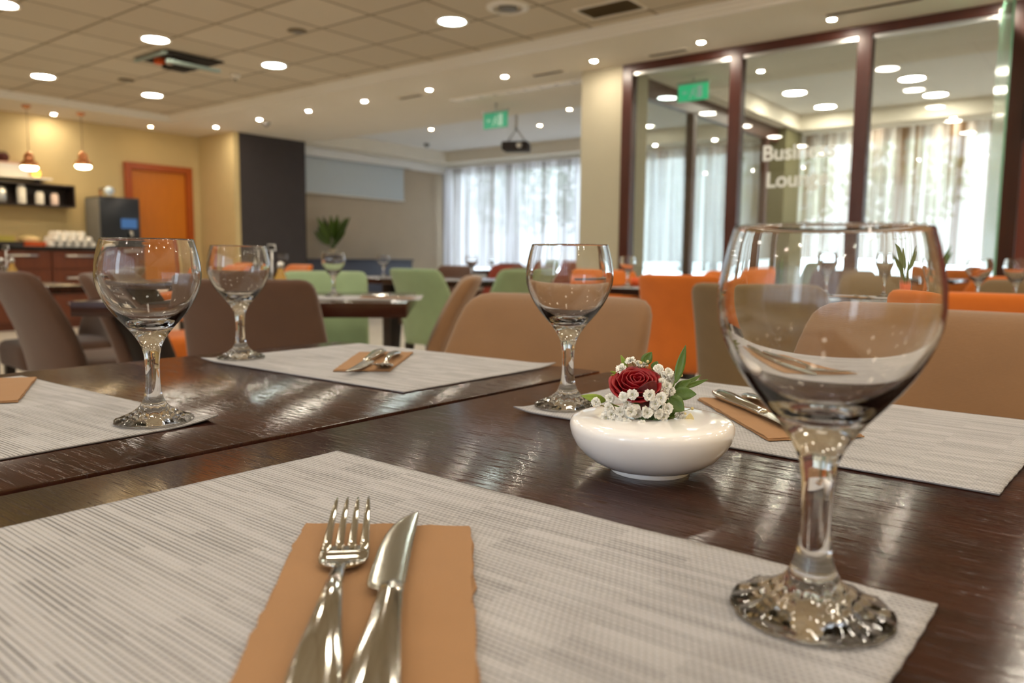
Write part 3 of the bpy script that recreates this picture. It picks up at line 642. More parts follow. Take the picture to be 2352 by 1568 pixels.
# ---------------------------------------------------------------- placemats
def placemat(x, y, rz, lab, a=0.4238, b=0.3012, lift=(), seed=0, name='placemat'):
    """corner 0 at (x,y); long side along local x"""
    bm = bmesh.new(); nx, ny = 72, 52; th = 0.0016; top = []; bot = []
    def hz(u, v):
        h = 0.0003*noise.noise(Vector((u*7+seed, v*7, 0)))+0.0003
        for (cu, cv, hh, rr) in lift:
            d = math.hypot((u-cu)*a, (v-cv)*b)
            if d < rr: h += hh*(1-d/rr)**2
        return h
    for j in range(ny+1):
        ra, rb = [], []
        for i in range(nx+1):
            u, v = i/nx, j/ny
            e = 0.0002*math.sin(i*2.1+seed) if j in (0, ny) else 0
            f = 0.00025*math.sin(j*1.9+seed) if i in (0, nx) else 0
            X = u*a+f+0.0007*noise.noise(Vector((v*4, seed, 1)))*(1 if i in (0, nx) else 0); Y = v*b+e+0.0012*noise.noise(Vector((u*6, seed, 3)))*(1 if j in (0, ny) else 0)
            h = hz(u, v)
            inset = 0.0004 if (i in (0, nx) or j in (0, ny)) else 0
            ra.append(bm.verts.new((X, Y, h+th-inset))); rb.append(bm.verts.new((X, Y, h)))
        top.append(ra); bot.append(rb)
    for j in range(ny):
        for i in range(nx):
            bm.faces.new((top[j][i], top[j][i+1], top[j+1][i+1], top[j+1][i])); bm.faces.new((bot[j][i], bot[j+1][i], bot[j+1][i+1], bot[j][i+1])).material_index = 1
    def side(r1, r2):
        for k_ in range(len(r1)-1): bm.faces.new((r1[k_], r1[k_+1], r2[k_+1], r2[k_])).material_index = 1
    side(bot[0], top[0]); side(top[-1], bot[-1]); side([r[0] for r in top], [r[0] for r in bot]); side([r[-1] for r in bot], [r[-1] for r in top])
    o = link(name, bm, M['mat']); o.data.materials.append(M['mat_edge']); o.location = (x, y, 0.7502); o.rotation_euler = (0, 0, rz)
    tag(o, lab, 'placemat', 'woven placemats'); return o
placemat(-0.485, 0.086, -0.0123, 'beige woven placemat in the foreground under the fork and knife', seed=1)
placemat(-1.070, 0.075, 0.0327, 'beige woven placemat at the left edge under the large left glass', lift=((1, 1, 0.005, 0.05),), seed=2)
matC = placemat(-1.062, 0.606, 0.0047, 'beige woven placemat in the middle distance under a small napkin', lift=((0, 0, 0.003, 0.04), (1, 1, 0.004, 0.05)), seed=3)
placemat(-0.482, 0.612, -0.0398, 'beige woven placemat at the right, behind the vase', lift=((0, 0, 0.003, 0.03),), seed=4)
TZ = 0.7502
def mat_at(px_, py_, lab, rz=math.radians(43)):
    c = onz(px_, py_, 0.75); m_ = Matrix.Rotation(rz, 3, 'Z') @ Vector((0.212, 0.151, 0)); dup(matC, lab, (c.x-m_.x, c.y-m_.y, TZ), rz)
mat_at(838, 684, 'placemat on the thick edged table, under the glinting cutlery'); mat_at(560, 684, 'placemat hidden behind the second wine glass and the brown chair')
for (x, y, lab) in ((-1.04, 3.10, 'placemat seen through the nearest glass bowl'), (-0.46, 3.10, 'placemat beyond the orange chair at the right'),
                    (-4.60, 3.75, 'pale placemat far off, left of the full pale green chair'), (-3.95, 3.75, 'pale placemat far off, right of the full pale green chair'), (-2.2, 3.55, 'pale placemat left of the tall orange chair'), (-4.60, 1.10, 'pale placemat under the condiment caddy at the far left')):
    dup(matC, lab, (x, y, TZ), 0)

# ---------------------------------------------------------------- wine glasses
def wine_glass(label):
    mm = 0.001
    outer = [(0, 0.0), (20, 0.3), (30, 0.4), (33.2, 0.2), (34, 1.0), (34, 2.0), (32.8, 3.0), (29, 4.2), (24, 6.0), (19, 8.6), (15, 11.5), (12, 14.8), (9.8, 18.5), (8.2, 22.5), (7.2, 27), (6.5, 33), (6.1, 40), (6.0, 48), (6.2, 55), (6.8, 61), (8.0, 67), (10, 72), (12.5, 76.5), (16, 81.5), (20.5, 87), (25.5, 92.6), (30.3, 98.5), (34.8, 105), (38.6, 112), (41.6, 119), (43.6, 126), (44.3, 133), (43.9, 141), (42.6, 149), (40.7, 157), (39.6, 161), (39.0, 163.0), (38.75, 164.0), (38.55, 164.8), (38.25, 165.3)]
    inner = [(37.9, 165.4), (37.55, 165.1), (37.45, 164.6), (37.6, 163.8), (37.9, 162.6), (38.4, 161), (39.5, 157), (41.3, 149), (42.6, 141), (43.0, 133), (42.2, 126.2), (40.1, 119.6), (37.0, 113), (33.0, 106.5), (28.5, 100.8), (23.5, 96), (18, 92), (12.5, 89.4), (6, 87.8), (0, 87.2)]
    prof = [(r*mm, z*mm) for r, z in outer+inner]
    def wob(r, z, a):
        if z < 0.016 and r > 0.008: return r*(1+0.008*math.cos(14*a))
        if 0.066 < z < 0.086 and r > 0.006: return r*(1+0.006*math.cos(10*a))
        return r
    bm = bmesh.new(); seg = 84; lathe(bm, prof, seg, wob=wob)
    for v in bm.verts:   # pressed flutes on the upper face of the foot and round the bowl base
        r = math.hypot(v.co.x, v.co.y); a = math.atan2(v.co.y, v.co.x)
        if 0.0025 < v.co.z < 0.014 and r > 0.01: v.co.z += 0.0006*math.cos(14*a)*min(1, (r-0.01)/0.008)
    o = link('wine_glass', bm, M['glass']); tag(o, label, 'wine glass', 'stemmed wine glasses'); return o
MZ = 0.7502+0.0024
G1 = wine_glass('largest wine glass, nearest, at the right on the foreground placemat')
G1.location = (-0.099, 0.336, MZ)
for (x, y, lab) in ((-0.691, 0.347, 'empty wine glass on the left placemat, left of the long seam'), (-1.029, 0.651, 'smaller looking wine glass second from the left, behind the large left one'), (-0.447, 0.657, 'empty wine glass just behind the vase with the rose')):
    dup(G1, lab, (x, y, MZ))
far = [(-2.37, 1.90, 'wine glass on the thick edged table, left of the green chair back'), (-2.15, 3.72, 'wine glass catching light behind the third glass'), (-0.95, 3.2, 'upright wine glass seen through the nearest bowl, left one'), (-0.72, 3.3, 'upright wine glass seen through the nearest bowl, right one'),
       (-0.44, 3.28, 'wine glass at the right edge beside the red brown panel'), (-0.33, 3.34, 'second wine glass at the right edge, farther right'), (-4.35, 3.95, 'faraway wine glass left of the full green chair'), (-3.70, 4.2, 'faraway wine glass just right of the full green chair'), (-6.5, 4.6, 'faraway wine glass near the dark wall panel'), (-6.2, 7.4, 'faraway wine glass under the sheer curtain')]
for x, y, lab in far: dup(G1, lab, (x, y, 0.7525))

# ---------------------------------------------------------------- napkins
def napkin(pts, lab, z=0.7528, th=0.0022, rag=0.0012, seed=0):
    """pts: four corners in plan, in order"""
    P = [Vector(p) for p in pts]; bm = bmesh.new(); nx, ny = 40, 24
    def layer(z0, shrink, off):
        g = []
        for j in range(ny+1):
            r = []
            for i in range(nx+1):
                u, v = i/nx, j/ny; u2 = shrink+u*(1-2*shrink); v2 = shrink+v*(1-2*shrink)
                q = (P[0]*(1-u2)+P[1]*u2)*(1-v2)+(P[3]*(1-u2)+P[2]*u2)*v2
                e = 0
                if i in (0, nx) or j in (0, ny): e = rag
                q = q+Vector((noise.noise(Vector((q.x*90+seed, q.y*90, off))), noise.noise(Vector((q.x*90, q.y*90+seed, off+5)))))*e
                r.append(bm.verts.new((q.x, q.y, z0+0.0009*max(0, noise.noise(Vector((q.x*22+seed, q.y*22, off))))+0.0004*noise.noise(Vector((q.x*80, q.y*80, off))))))
            g.append(r)
        return g
    def skin(a, b):
        for g, f in ((a, 1), (b, 0)):
            for j in range(ny):
                for i in range(nx): bm.faces.new((g[j][i], g[j][i+1], g[j+1][i+1], g[j+1][i]))
        for r1, r2 in ((a[0], b[0]), (a[-1], b[-1]), ([r[0] for r in a], [r[0] for r in b]), ([r[-1] for r in a], [r[-1] for r in b])):
            for k_ in range(len(r1)-1): bm.faces.new((r1[k_], r1[k_+1], r2[k_+1], r2[k_]))
    skin(layer(z+th*0.45, 0.0, 1), layer(z, 0.0, 1))
    skin(layer(z+th, 0.008, 9), layer(z+th*0.55, 0.008, 9))
    bmesh.ops.recalc_face_normals(bm, faces=bm.faces)
    c = (P[0]+P[1]+P[2]+P[3])/4
    for v in bm.verts: v.co.x -= c.x; v.co.y -= c.y; v.co.z -= z
    o = link('paper_napkin', bm, M['napkin'], autosm=40); o.location = (c.x, c.y, z); tag(o, lab, 'napkin', 'folded brown paper napkins'); return o
zz = lambda x, y, z=0.7545: tuple(onz(x, y, z)[:2])
a0 = Vector(zz(700, 1200)); a1 = Vector(zz(1083, 1207)); du = Vector((0.67, -0.735)).normalized()
napkin([a0, a1, a1+du*0.215, a0+Vector((0.70, -0.715)).normalized()*0.215], 'brown paper napkin in the foreground under the fork and knife', rag=0.0022, seed=1)
napkin([zz(1602, 914), zz(1765, 1008), zz(1985, 1000), tuple(Vector(zz(1602, 914))+Vector(zz(1985, 1000))-Vector(zz(1765, 1008)))], 'brown paper napkin on the right placemat, behind the vase', seed=2)
nC = napkin([zz(765, 850), zz(895, 850), zz(950, 808), zz(825, 808)], 'small brown paper napkin on the middle distance placemat', seed=3)
b0 = Vector(zz(42, 920)); napkin([b0, b0+Vector((-0.045, -0.075)), b0+Vector((-0.19, 0.01)), b0+Vector((-0.155, 0.075))], 'corner of a brown paper napkin cut by the left edge', seed=4)
pq = onz(890, 684, 0.753); dup(nC, 'brown napkin on the thick edged table beyond the brown chair', (pq.x, pq.y, 0.7528), 1.4)
dup(nC, 'brown napkin on the table seen through the nearest glass', (-0.82, 3.02+0.12, 0.7528), 0.3)

# ---------------------------------------------------------------- cutlery (local +Y towards the tips, origin at the neck)
def cs(w, t, n=16, e=3.0): return sup(w, t, n, e)
def make_fork(lab):
    t = empty('fork', lab, 'fork', group='steel forks')
    bm = bmesh.new(); rings = []
    for y, w, h, th in ((-0.130, .0040, .0030, .0010), (-0.1285, .0068, .0031, .0013), (-0.124, .0088, .0034, .0015), (-0.115, .0098, .0040, .0016), (-0.10, .0096, .0052, .0017), (-0.08, .0080, .0068, .0018), (-0.055, .0056, .0082, .0019), (-0.03, .0038, .0082, .0020), (-0.012, .0030, .0062, .0021), (0.0, .0030, .0038, .0020), (0.006, .0036, .0030, .0017)):
        rings.append([(x, y, h+z+(0.0006*math.cos(x/w*2.6) if w > 0.005 else 0)) for x, z in cs(w, th)])
    loft(bm, rings); link('handle', bm, M['steel'], t)
    bm = bmesh.new(); rings = []
    for y, w, h, th in ((0.000, .0030, .0036, .0013), (0.003, .0070, .0030, .0013), (0.007, .0106, .0022, .0012), (0.013, .0119, .0017, .0011), (0.020, .0121, .0020, .0010), (0.026, .0119, .0030, .0010)):
        rings.append([(x, y, h+z+3.5*x*x) for x, z in cs(w, th, 24)])
    loft(bm, rings)
    for k_ in range(4):
        xo = -0.0093+0.0062*k_; rings = []
        for y, w, h, th, sp_ in ((0.022, .00245, .0023, .0010, 1.0), (0.030, .0022, .0040, .0010, 1.0), (0.042, .0019, .0068, .0010, 0.99), (0.058, .0016, .0100, .0009, 0.97), (0.073, .0010, .0122, .0007, 0.94), (0.0785, .0004, .0126, .0003, 0.93)):
            rings.append([(xo*sp_+x, y, h+z+(3.5*xo*xo if y < 0.03 else 3.5*xo*xo*max(0, (0.06-y)/0.03))) for x, z in cs(w, th, 10, 2.4)])
        loft(bm, rings)
    link('head', bm, M['steel'], t); return t
def make_knife(lab):
    t = empty('table_knife', lab, 'knife', group='steel table knives')
    bm = bmesh.new(); rings = []
    for y, xl, xr, th in ((-0.004, -.0045, .0050, .0011), (0.0, -.0105, .0052, .0010), (0.004, -.0118, .0052, .0009), (0.02, -.0118, .0052, .0009), (0.045, -.0112, .0054, .0008), (0.065, -.0095, .0058, .0008), (0.080, -.0066, .0062, .0007), (0.092, -.0022, .0064, .0006), (0.099, .0020, .0062, .0005), (0.1015, .0046, .0058, .0003)):
        c, w = (xl+xr)/2, (xr-xl)/2
        rings.append([(c+x, y, 0.0035+z) for x, z in cs(w, th, 20, 3)])
    loft(bm, rings); link('blade', bm, M['steel_blade'], t, autosm=50)
    bm = bmesh.new(); rings = []
    for y, w, th in ((-0.112, .0050, .0022), (-0.110, .0085, .0034), (-0.103, .0102, .0040), (-0.09, .0104, .0042), (-0.065, .0088, .0042), (-0.035, .0066, .0038), (-0.012, .0056, .0036), (-0.003, .0056, .0034), (0.0005, .0050, .0026)):
        rings.append([(x, y, 0.0042+z+(0.0005*math.cos(x/w*5) if z > 0 else 0)) for x, z in cs(w, th, 24, 2.8)])
    loft(bm, rings); link('handle', bm, M['steel'], t); return t
NZ = 0.7528+0.0030
F1 = make_fork('fork on the foreground napkin, tines pointing away')
neck = onz(797, 1300, NZ+0.004); tip = onz(838, 1135, NZ+0.011); hd = onz(757, 1560, NZ+0.006)
F1.location = (neck.x-0.0024, neck.y-0.0018, NZ); F1.rotation_euler = (0, 0, math.atan2(-(tip.x-hd.x), tip.y-hd.y)); print('fork len', (tip-neck).length)
K1 = make_knife('knife on the foreground napkin, right of the fork')
kn = onz(902, 1350, NZ+0.003); kt = onz(958, 1178, NZ+0.003); print('knife len', (kt-kn).length)
kh = onz(882, 1560, NZ+0.006)
K1.location = (kn.x, kn.y, NZ); K1.rotation_euler = (0, 0, 0.5*math.atan2(-(kn.x-kh.x), kn.y-kh.y)+0.5*math.atan2(-(kt.x-kn.x), kt.y-kn.y))
print('fork rot', F1.rotation_euler.z, math.atan2(-(tip.x-neck.x), tip.y-neck.y), 'knife', K1.rotation_euler.z, math.atan2(-(kt.x-kn.x), kt.y-kn.y))
def cut(src, p_neck, p_tip, lab, z=NZ):
    d = p_tip-p_neck; return dup(src, lab, (p_neck.x, p_neck.y, z), math.atan2(-d.x, d.y))
# right placemat: handles towards the upper left, heads towards the lower right
e0 = onz(1650, 903, NZ+0.003); e1 = onz(1840, 990, NZ+0.003); d = (e1-e0).normalized(); s_ = Vector((-d.y, d.x, 0))
cut(K1, e0+d*0.112, e0+d*0.3, 'knife on the right placemat napkin, handle towards the vase')
e2 = onz(1715, 905, NZ+0.003); cut(F1, e2+d*0.13, e2+d*0.3, 'fork on the right placemat napkin, beside its knife')
# middle placemat: heads towards the viewer
e0 = onz(805, 853, NZ+0.003); e1 = onz(868, 812, NZ+0.003); d = (e0-e1).normalized(); cut(K1, e0-d*0.1, e0, 'knife across the small middle distance napkin')
e0 = onz(872, 842, NZ+0.008); e1 = onz(903, 808, NZ+0.008); d = (e0-e1).normalized(); cut(F1, e0-d*0.069, e0, 'fork on the small middle distance napkin, tines towards the viewer')
p = Vector((pq.x, pq.y, 0)); cut(K1, p, p+Vector((0.3, 0.1, 0)), 'knife glinting on the thick edged table'); cut(F1, p+Vector((0, 0.05, 0)), p+Vector((0.3, 0.16, 0)), 'fork glinting on the thick edged table')
p = Vector((-0.80, 3.12, 0)); cut(F1, p, p+Vector((0.1, -0.3, 0)), 'fork on the table seen through the nearest glass'); cut(K1, p+Vector((0.05, 0, 0)), p+Vector((0.15, -0.3, 0)), 'knife on the table seen through the nearest glass')

# ---------------------------------------------------------------- vase
VX, VY = -0.268, 0.503
va = empty('vase', 'round white ceramic vase holding the red rose', 'vase', (VX, VY, 0.7501))
pr = [(0, 0.0012), (22, 0.0012), (24, 0), (28.5, 0), (29, 1.2), (28.6, 3), (36, 5), (43, 8.6), (49.5, 13.5), (54.8, 20), (57.8, 26), (59.2, 31), (59.3, 34), (58.4, 36.8), (56.5, 38.6), (52, 39.8), (40, 40.6), (28, 41.0), (19, 40.8), (16.5, 40.4), (16, 38), (15, 22), (0, 20)]
bm = bmesh.new(); lathe(bm, [(r*0.001, z*0.001 if z > 0.01 else z) for r, z in pr], 96); link('body', bm, M['ceramic'], va, autosm=60)
bm = bmesh.new(); lathe(bm, closed([(0.0155, 0.030), (0.0150, 0.0385), (0.008, 0.041)]), 24); link('floral_foam', bm, plain('floral_foam', srgb(52, 78, 40), 0.95, bump=0.5, bscale=600), va)
VC = Vector((VX, VY, 0.7501+0.041))

# ---------------------------------------------------------------- flowers
def at_depth(px_, py_, off=0.0):
    """point above the vase: on the vertical plane facing the view through the vase centre, off metres towards the viewer"""
    d = ray(px_, py_); n = Vector((Fw.x, Fw.y, 0)).normalized()
    k_ = ((VC-Vector((0, 0, CZ))).dot(n)-off)/d.dot(n); return Vector((0, 0, CZ))+d*k_
def petal(bm, mtx, R0, H, ang0, span, curl, th=0.0005, seed=0):
    """cup shaped petal, part of a shell of radius R0 and height H"""
    nu, nv = 14, 10; g = []
    for j in range(nv+1):
        v = j/nv; r = []
        for i in range(nu+1):
            u = i/nu*2-1; a = ang0+u*span/2
            edge = 1-0.22*abs(u)**3
            rad = R0*(0.30+0.70*math.sin(min(1, v*1.12)*PI/2)) + curl*R0*max(0, v-0.72)**2*9*(1-0.3*abs(u))
            z = H*edge*(v - 0.55*max(0, v-0.78)**2*8*abs(curl))
            wv = 0.035*R0*noise.noise(Vector((a*2.2, v*3, seed)))*3
            r.append(bm.verts.new(mtx @ Vector(((rad+wv)*math.cos(a), (rad+wv)*math.sin(a), z+0.06*R0*noise.noise(Vector((a*3, v*2, seed+7)))))))
        g.append(r)
    for j in range(nv):
        for i in range(nu): bm.faces.new((g[j][i], g[j][i+1], g[j+1][i+1], g[j+1][i]))
rc = at_depth(1462, 888, 0.004)
toward = (Vector((0, 0, CZ))-rc).normalized()
axis = (Vector((0, 0, 1))*1.0+toward*0.62+Rt*0.05).normalized()
rm = Matrix.Translation(rc-axis*0.008) @ axis.to_track_quat('Z', 'Y').to_matrix().to_4x4()
rose = empty('rose', 'dark red rose in the white vase', 'flower', VC)
rnd = random.Random(3); ga = 0
layers = [(0.0030, 0.0165, 2, 3.6, 0.0), (0.0052, 0.0172, 3, 2.9, 0.02), (0.0078, 0.0172, 3, 2.6, 0.06), (0.0102, 0.0165, 4, 2.2, 0.14), (0.0126, 0.0155, 4, 2.1, 0.22), (0.0146, 0.0140, 5, 1.9, 0.34), (0.0158, 0.0118, 5, 1.8, 0.44)]
for li, (R0, H, n, sp_, cu) in enumerate(layers):
    for k_ in range(n):
        bm = bmesh.new(); petal(bm, rm, R0, H, ga+2*PI*k_/n+rnd.uniform(-.15, .15), sp_, cu, seed=li*10+k_)
        o = link('petal', bm, M['rose'], None); so = o.modifiers.new('s', 'SOLIDIFY'); so.thickness = 0.0004
        o.parent = rose; o.matrix_parent_inverse = Matrix.Translation(-VC)
    ga += 0.9
def child(o, par, base=VC): o.parent = par; o.matrix_parent_inverse = Matrix.Translation(-base); return o
bm = bmesh.new(); lathe(bm, closed([(0.0025, -0.006), (0.0075, -0.002), (0.0095, 0.004), (0.004, 0.006)]), 16)
bm.transform(rm); child(link('receptacle', bm, M['leaf'], None), rose)
bm = bmesh.new(); tube(bm, [VC+Vector((0, 0, -0.005)), VC+Vector((-0.004, 0, 0.008)), rm.translation], 0.0022, 8); child(link('stem', bm, M['stem'], None), rose)
# darker fallen petals under the bloom
for q, sc in (((1500, 905), 0.010), ((1480, 935), 0.009)):
    bm = bmesh.new(); pm = Matrix.Translation(at_depth(q[0], q[1]+8, 0.014)) @ Matrix.Rotation(rnd.uniform(0, 6), 4, 'Z') @ Matrix.Rotation(0.6, 4, 'X'); petal(bm, pm, sc*0.8, sc*1.3, 0, 2.2, 0.2, seed=5)
    o = child(link('petal', bm, M['rose_dark'], None), rose); o.modifiers.new('s', 'SOLIDIFY').thickness = 0.0004

def leaf_mesh(p0, p1, width, droop=0.0, nrm=None, fold=0.25):
    """blade from p0 to p1"""
    bm = bmesh.new(); d = (p1-p0); L = d.length; d.normalize()
    toc = (Vector((0, 0, CZ))-(p0+p1)/2).normalized() if nrm is None else nrm
    s = d.cross(toc).normalized(); nn = s.cross(d).normalized(); n = 14; rows = []
    for i in range(n+1):
        t_ = i/n; w = width*math.sin(PI*min(1, t_**0.85))**0.9*0.5+0.00015; c = p0+d*(L*t_)-nn*(droop*math.sin(PI*t_))
        rows.append([bm.verts.new(c+s*w*k_+nn*(abs(k_)*w*fold)) for k_ in (-1, -0.5, 0, 0.5, 1)])
    for a, b in zip(rows, rows[1:]):
        for k_ in range(4): bm.faces.new((a[k_], a[k_+1], b[k_+1], b[k_]))
    return bm
def leaf_sprig(label, stem_pts, leaves, mat='leaf'):
    t = empty('leaf_sprig', label, 'leaf sprig', VC, 0, 'green leaf sprigs')
    bm = bmesh.new(); tube(bm, stem_pts, 0.0006, 6); child(link('stem', bm, M[mat], None), t)
    for (p0, p1, w, dr) in leaves:
        o = child(link('leaf', leaf_mesh(p0, p1, w, dr), M[mat], None), t); o.modifiers.new('s', 'SOLIDIFY').thickness = 0.0003
    return t
A = at_depth
leaf_sprig('tall upright pointed leaf right of the rose', [VC+Vector((0, 0, -0.002)), A(1530, 925, 0.005), A(1552, 873, 0.004)], [(A(1552, 880, 0.004), A(1575, 792, 0.002), 0.0062, 0.001)])
leaf_sprig('spray of narrow leaves reaching right above the vase rim', [VC+Vector((0, 0, -0.002)), A(1525, 925, 0.002), A(1545, 900, 0.0)],
           [(A(1545, 900), A(1610, 861, -0.006), 0.0042, 0), (A(1560, 893), A(1626, 871, -0.004), 0.0036, 0), (A(1545, 902, 0.006), A(1600, 905, 0.010), 0.0095, 0.001), (A(1548, 897), A(1588, 872), 0.0068, 0)])
leaf_sprig('broad drooping leaf at the right of the white florets', [VC+Vector((0, 0, -0.002)), A(1520, 935, 0.006), A(1535, 912, 0.008)], [(A(1533, 914, 0.008), A(1572, 943, 0.014), 0.0125, 0.001), (A(1536, 918, 0.004), A(1545, 958, 0.004), 0.008, 0)])
leaf_sprig('rounded leaves behind the rose', [VC+Vector((0, 0, -0.002)), A(1470, 900, -0.012), A(1485, 845, -0.012)], [(A(1476, 838, -0.012), A(1497, 808, -0.012), 0.0078, 0), (A(1500, 850, -0.010), A(1510, 829, -0.010), 0.006, 0)])
leaf_sprig('long curved leaf reaching left of the flowers', [VC+Vector((0, 0, -0.002)), A(1410, 930, 0.0), A(1392, 920, 0)], [(A(1392, 920, 0), A(1334, 908, 0.006), 0.0062, -0.0022)], 'leaf_light')
leaf_sprig('pointed light leaves at the upper left of the rose', [VC+Vector((0, 0, -0.002)), A(1425, 880, -0.01), A(1430, 850, -0.012)], [(A(1440, 848, -0.012), A(1426, 815, -0.012), 0.0034, 0), (A(1424, 862, -0.006), A(1402, 852, -0.004), 0.0022, 0), (A(1422, 870, -0.006), A(1403, 860, -0.004), 0.0018, 0)], 'leaf_light')
leaf_sprig('dark leaves low between the florets and the rim', [VC+Vector((0, 0, -0.002)), A(1470, 968, 0.006), A(1460, 962, 0.012)], [(A(1455, 962, 0.012), A(1486, 966, 0.016), 0.008, 0), (A(1500, 962, 0.014), A(1515, 973, 0.016), 0.005, 0), (A(1395, 972, 0.014), A(1408, 970, 0.016), 0.004, 0), (A(1535, 950, 0.008), A(1550, 958, 0.012), 0.006, 0)])

def floret(c, r, n, rnd_):
    """crinkled double white blossom facing n"""
    bm = bmesh.new(); q = n.to_track_quat('Z', 'Y').to_matrix().to_4x4(); mt = Matrix.Translation(c) @ q
    for (rr, zt, cnt, tilt) in ((1.0, 0.0, 7, 0.15), (0.86, 0.14, 7, 0.5), (0.62, 0.26, 6, 0.85), (0.36, 0.34, 5, 1.15)):
        for k_ in range(cnt):
            a = 2*PI*k_/cnt+rnd_.uniform(-.3, .3)+rr*3; g = []; jt = rnd_.uniform(-1, 1); ln = rnd_.uniform(0.8, 1.12)
            rad = Vector((math.cos(a)*math.cos(tilt), math.sin(a)*math.cos(tilt), math.sin(tilt))); tn = Vector((-math.sin(a), math.cos(a), 0)); up = rad.cross(tn)*-1
            for j in range(5):
                v = j/4; w = (0.10+0.34*math.sin(PI*min(1, v*0.60+0.02)))*rr; row = []
                for i in range(6):
                    u = i/5*2-1; cr = 0.13*math.sin(u*6+k_*2)*v+0.1*jt*v
                    row.append(bm.verts.new(mt @ ((rad*(v*rr*0.95*ln*(1-0.16*u*u+0.10*math.cos(u*9)*v))+tn*(u*w)+up*(cr+0.10*rr*u*u)+Vector((0, 0, zt*0.55)))*r)))
                g.append(row)
            for j in range(4):
                for i in range(5): bm.faces.new((g[j][i], g[j][i+1], g[j+1][i+1], g[j+1][i]))
    return bm
frnd = random.Random(11)
def sprig(label, root, pts, size=0.0046, buds=()):
    t = empty('babys_breath_sprig', label, 'flower sprig', VC, 0, "sprigs of white filler flowers")
    bm = bmesh.new(); hub = A(root[0], root[1], root[2])
    tube(bm, [VC+Vector((0, 0, -0.003)), (VC+hub)/2+Vector((0, 0, 0.002)), hub], 0.0006, 5)
    cs_ = []
    for (x, y, o_) in pts:
        c = A(x, y, o_); cs_.append(c); mid = (hub+c)/2+Vector((frnd.uniform(-.002, .002), frnd.uniform(-.002, .002), -0.001)); tube(bm, [hub, mid, c], 0.00032, 5)
    bc = []
    for (x, y, o_) in buds: c = A(x, y, o_); bc.append(c); tube(bm, [hub, (hub+c)/2+Vector((0, 0, 0.002)), c], 0.00028, 5)
    child(link('stem', bm, M['stem'], None), t)
    for c in cs_:
        n = ((Vector((0, 0, CZ))-c).normalized()*1.0+(c-rc).normalized()*0.7+Vector((frnd.uniform(-.4, .4), frnd.uniform(-.4, .4), frnd.uniform(0, .5)))).normalized()
        s = size*frnd.uniform(0.85, 1.1)
        o = child(link('floret', floret(c, s, n, frnd), M['floret'], None), t)
        bm = bmesh.new(); bmesh.ops.create_icosphere(bm, subdivisions=1, radius=s*0.16); bm.transform(Matrix.Translation(c+n*s*0.30)); fc = link('floret_center', bm, M['floret_c'], None); fc.parent = o
    for c in bc:
        bm = bmesh.new(); bmesh.ops.create_icosphere(bm, subdivisions=2, radius=0.0012); bm.transform(Matrix.Translation(c)); child(link('bud', bm, M['bud'], None), t)
    return t
sprig('cluster of white florets in front of the rose at its left', (1440, 945, 0.010), [(1432, 912, 0.020), (1453, 906, 0.022), (1449, 944, 0.022), (1425, 945, 0.018), (1441, 925, 0.018), (1462, 950, 0.016)])
sprig('cluster of white florets in front of the rose at its right', (1500, 945, 0.010), [(1492, 908, 0.022), (1505, 926, 0.022), (1518, 914, 0.020), (1486, 947, 0.022), (1513, 950, 0.022), (1532, 938, 0.018), (1524, 958, 0.018), (1500, 936, 0.016)])
sprig('white florets hanging over the left of the vase top', (1415, 945, 0.006), [(1402, 914, 0.010), (1398, 935, 0.014), (1405, 950, 0.016), (1394, 958, 0.014), (1411, 966, 0.018), (1424, 968, 0.020), (1439, 974, 0.022), (1370, 924, 0.010), (1398, 970, 0.012)], buds=((1366, 930, 0.01),))
sprig('white florets at the upper right beside the tall leaf', (1520, 900, 0.0), [(1513, 847, 0.0), (1535, 856, 0.002), (1545, 868, 0.0), (1520, 878, 0.006), (1530, 888, 0.008), (1541, 897, 0.008), (1525, 902, 0.010), (1540, 908, 0.006), (1536, 880, 0.0)], buds=((1565, 862, 0.0),))
sprig('white florets and buds peeking over the top of the rose', (1470, 870, -0.012), [(1449, 829, -0.010), (1466, 836, -0.010), (1428, 848, -0.006), (1479, 838, -0.012)], 0.0045, buds=((1488, 830, -0.010), (1472, 833, -0.008)))
sprig('single white floret lying low at the front of the vase top', (1470, 965, 0.014), [(1475, 979, 0.026), (1440, 977, 0.024)])
sprig('straggling dry florets and buds at the right of the vase top', (1530, 968, 0.012), [(1562, 952, 0.010), (1568, 960, 0.012), (1560, 978, 0.018)], 0.0042, buds=((1590, 938, 0.006), (1549, 987, 0.020), (1561, 970, 0.016), (1573, 950, 0.01)))
# papery pale petal at the right end
pb = empty('dried_petal', 'papery pale cream petal at the right end of the flowers', 'petal', VC)
bm = leaf_mesh(A(1582, 978, 0.014), A(1586, 948, 0.014), 0.0062, 0.0012, fold=0.5); o = child(link('petal', bm, M['bud'], None), pb); o.modifiers.new('s', 'SOLIDIFY').thickness = 0.0003
bm = bmesh.new(); tube(bm, [VC, A(1530, 968, 0.012), A(1582, 978, 0.014)], 0.0003, 5); child(link('stem', bm, M['stem'], None), pb)

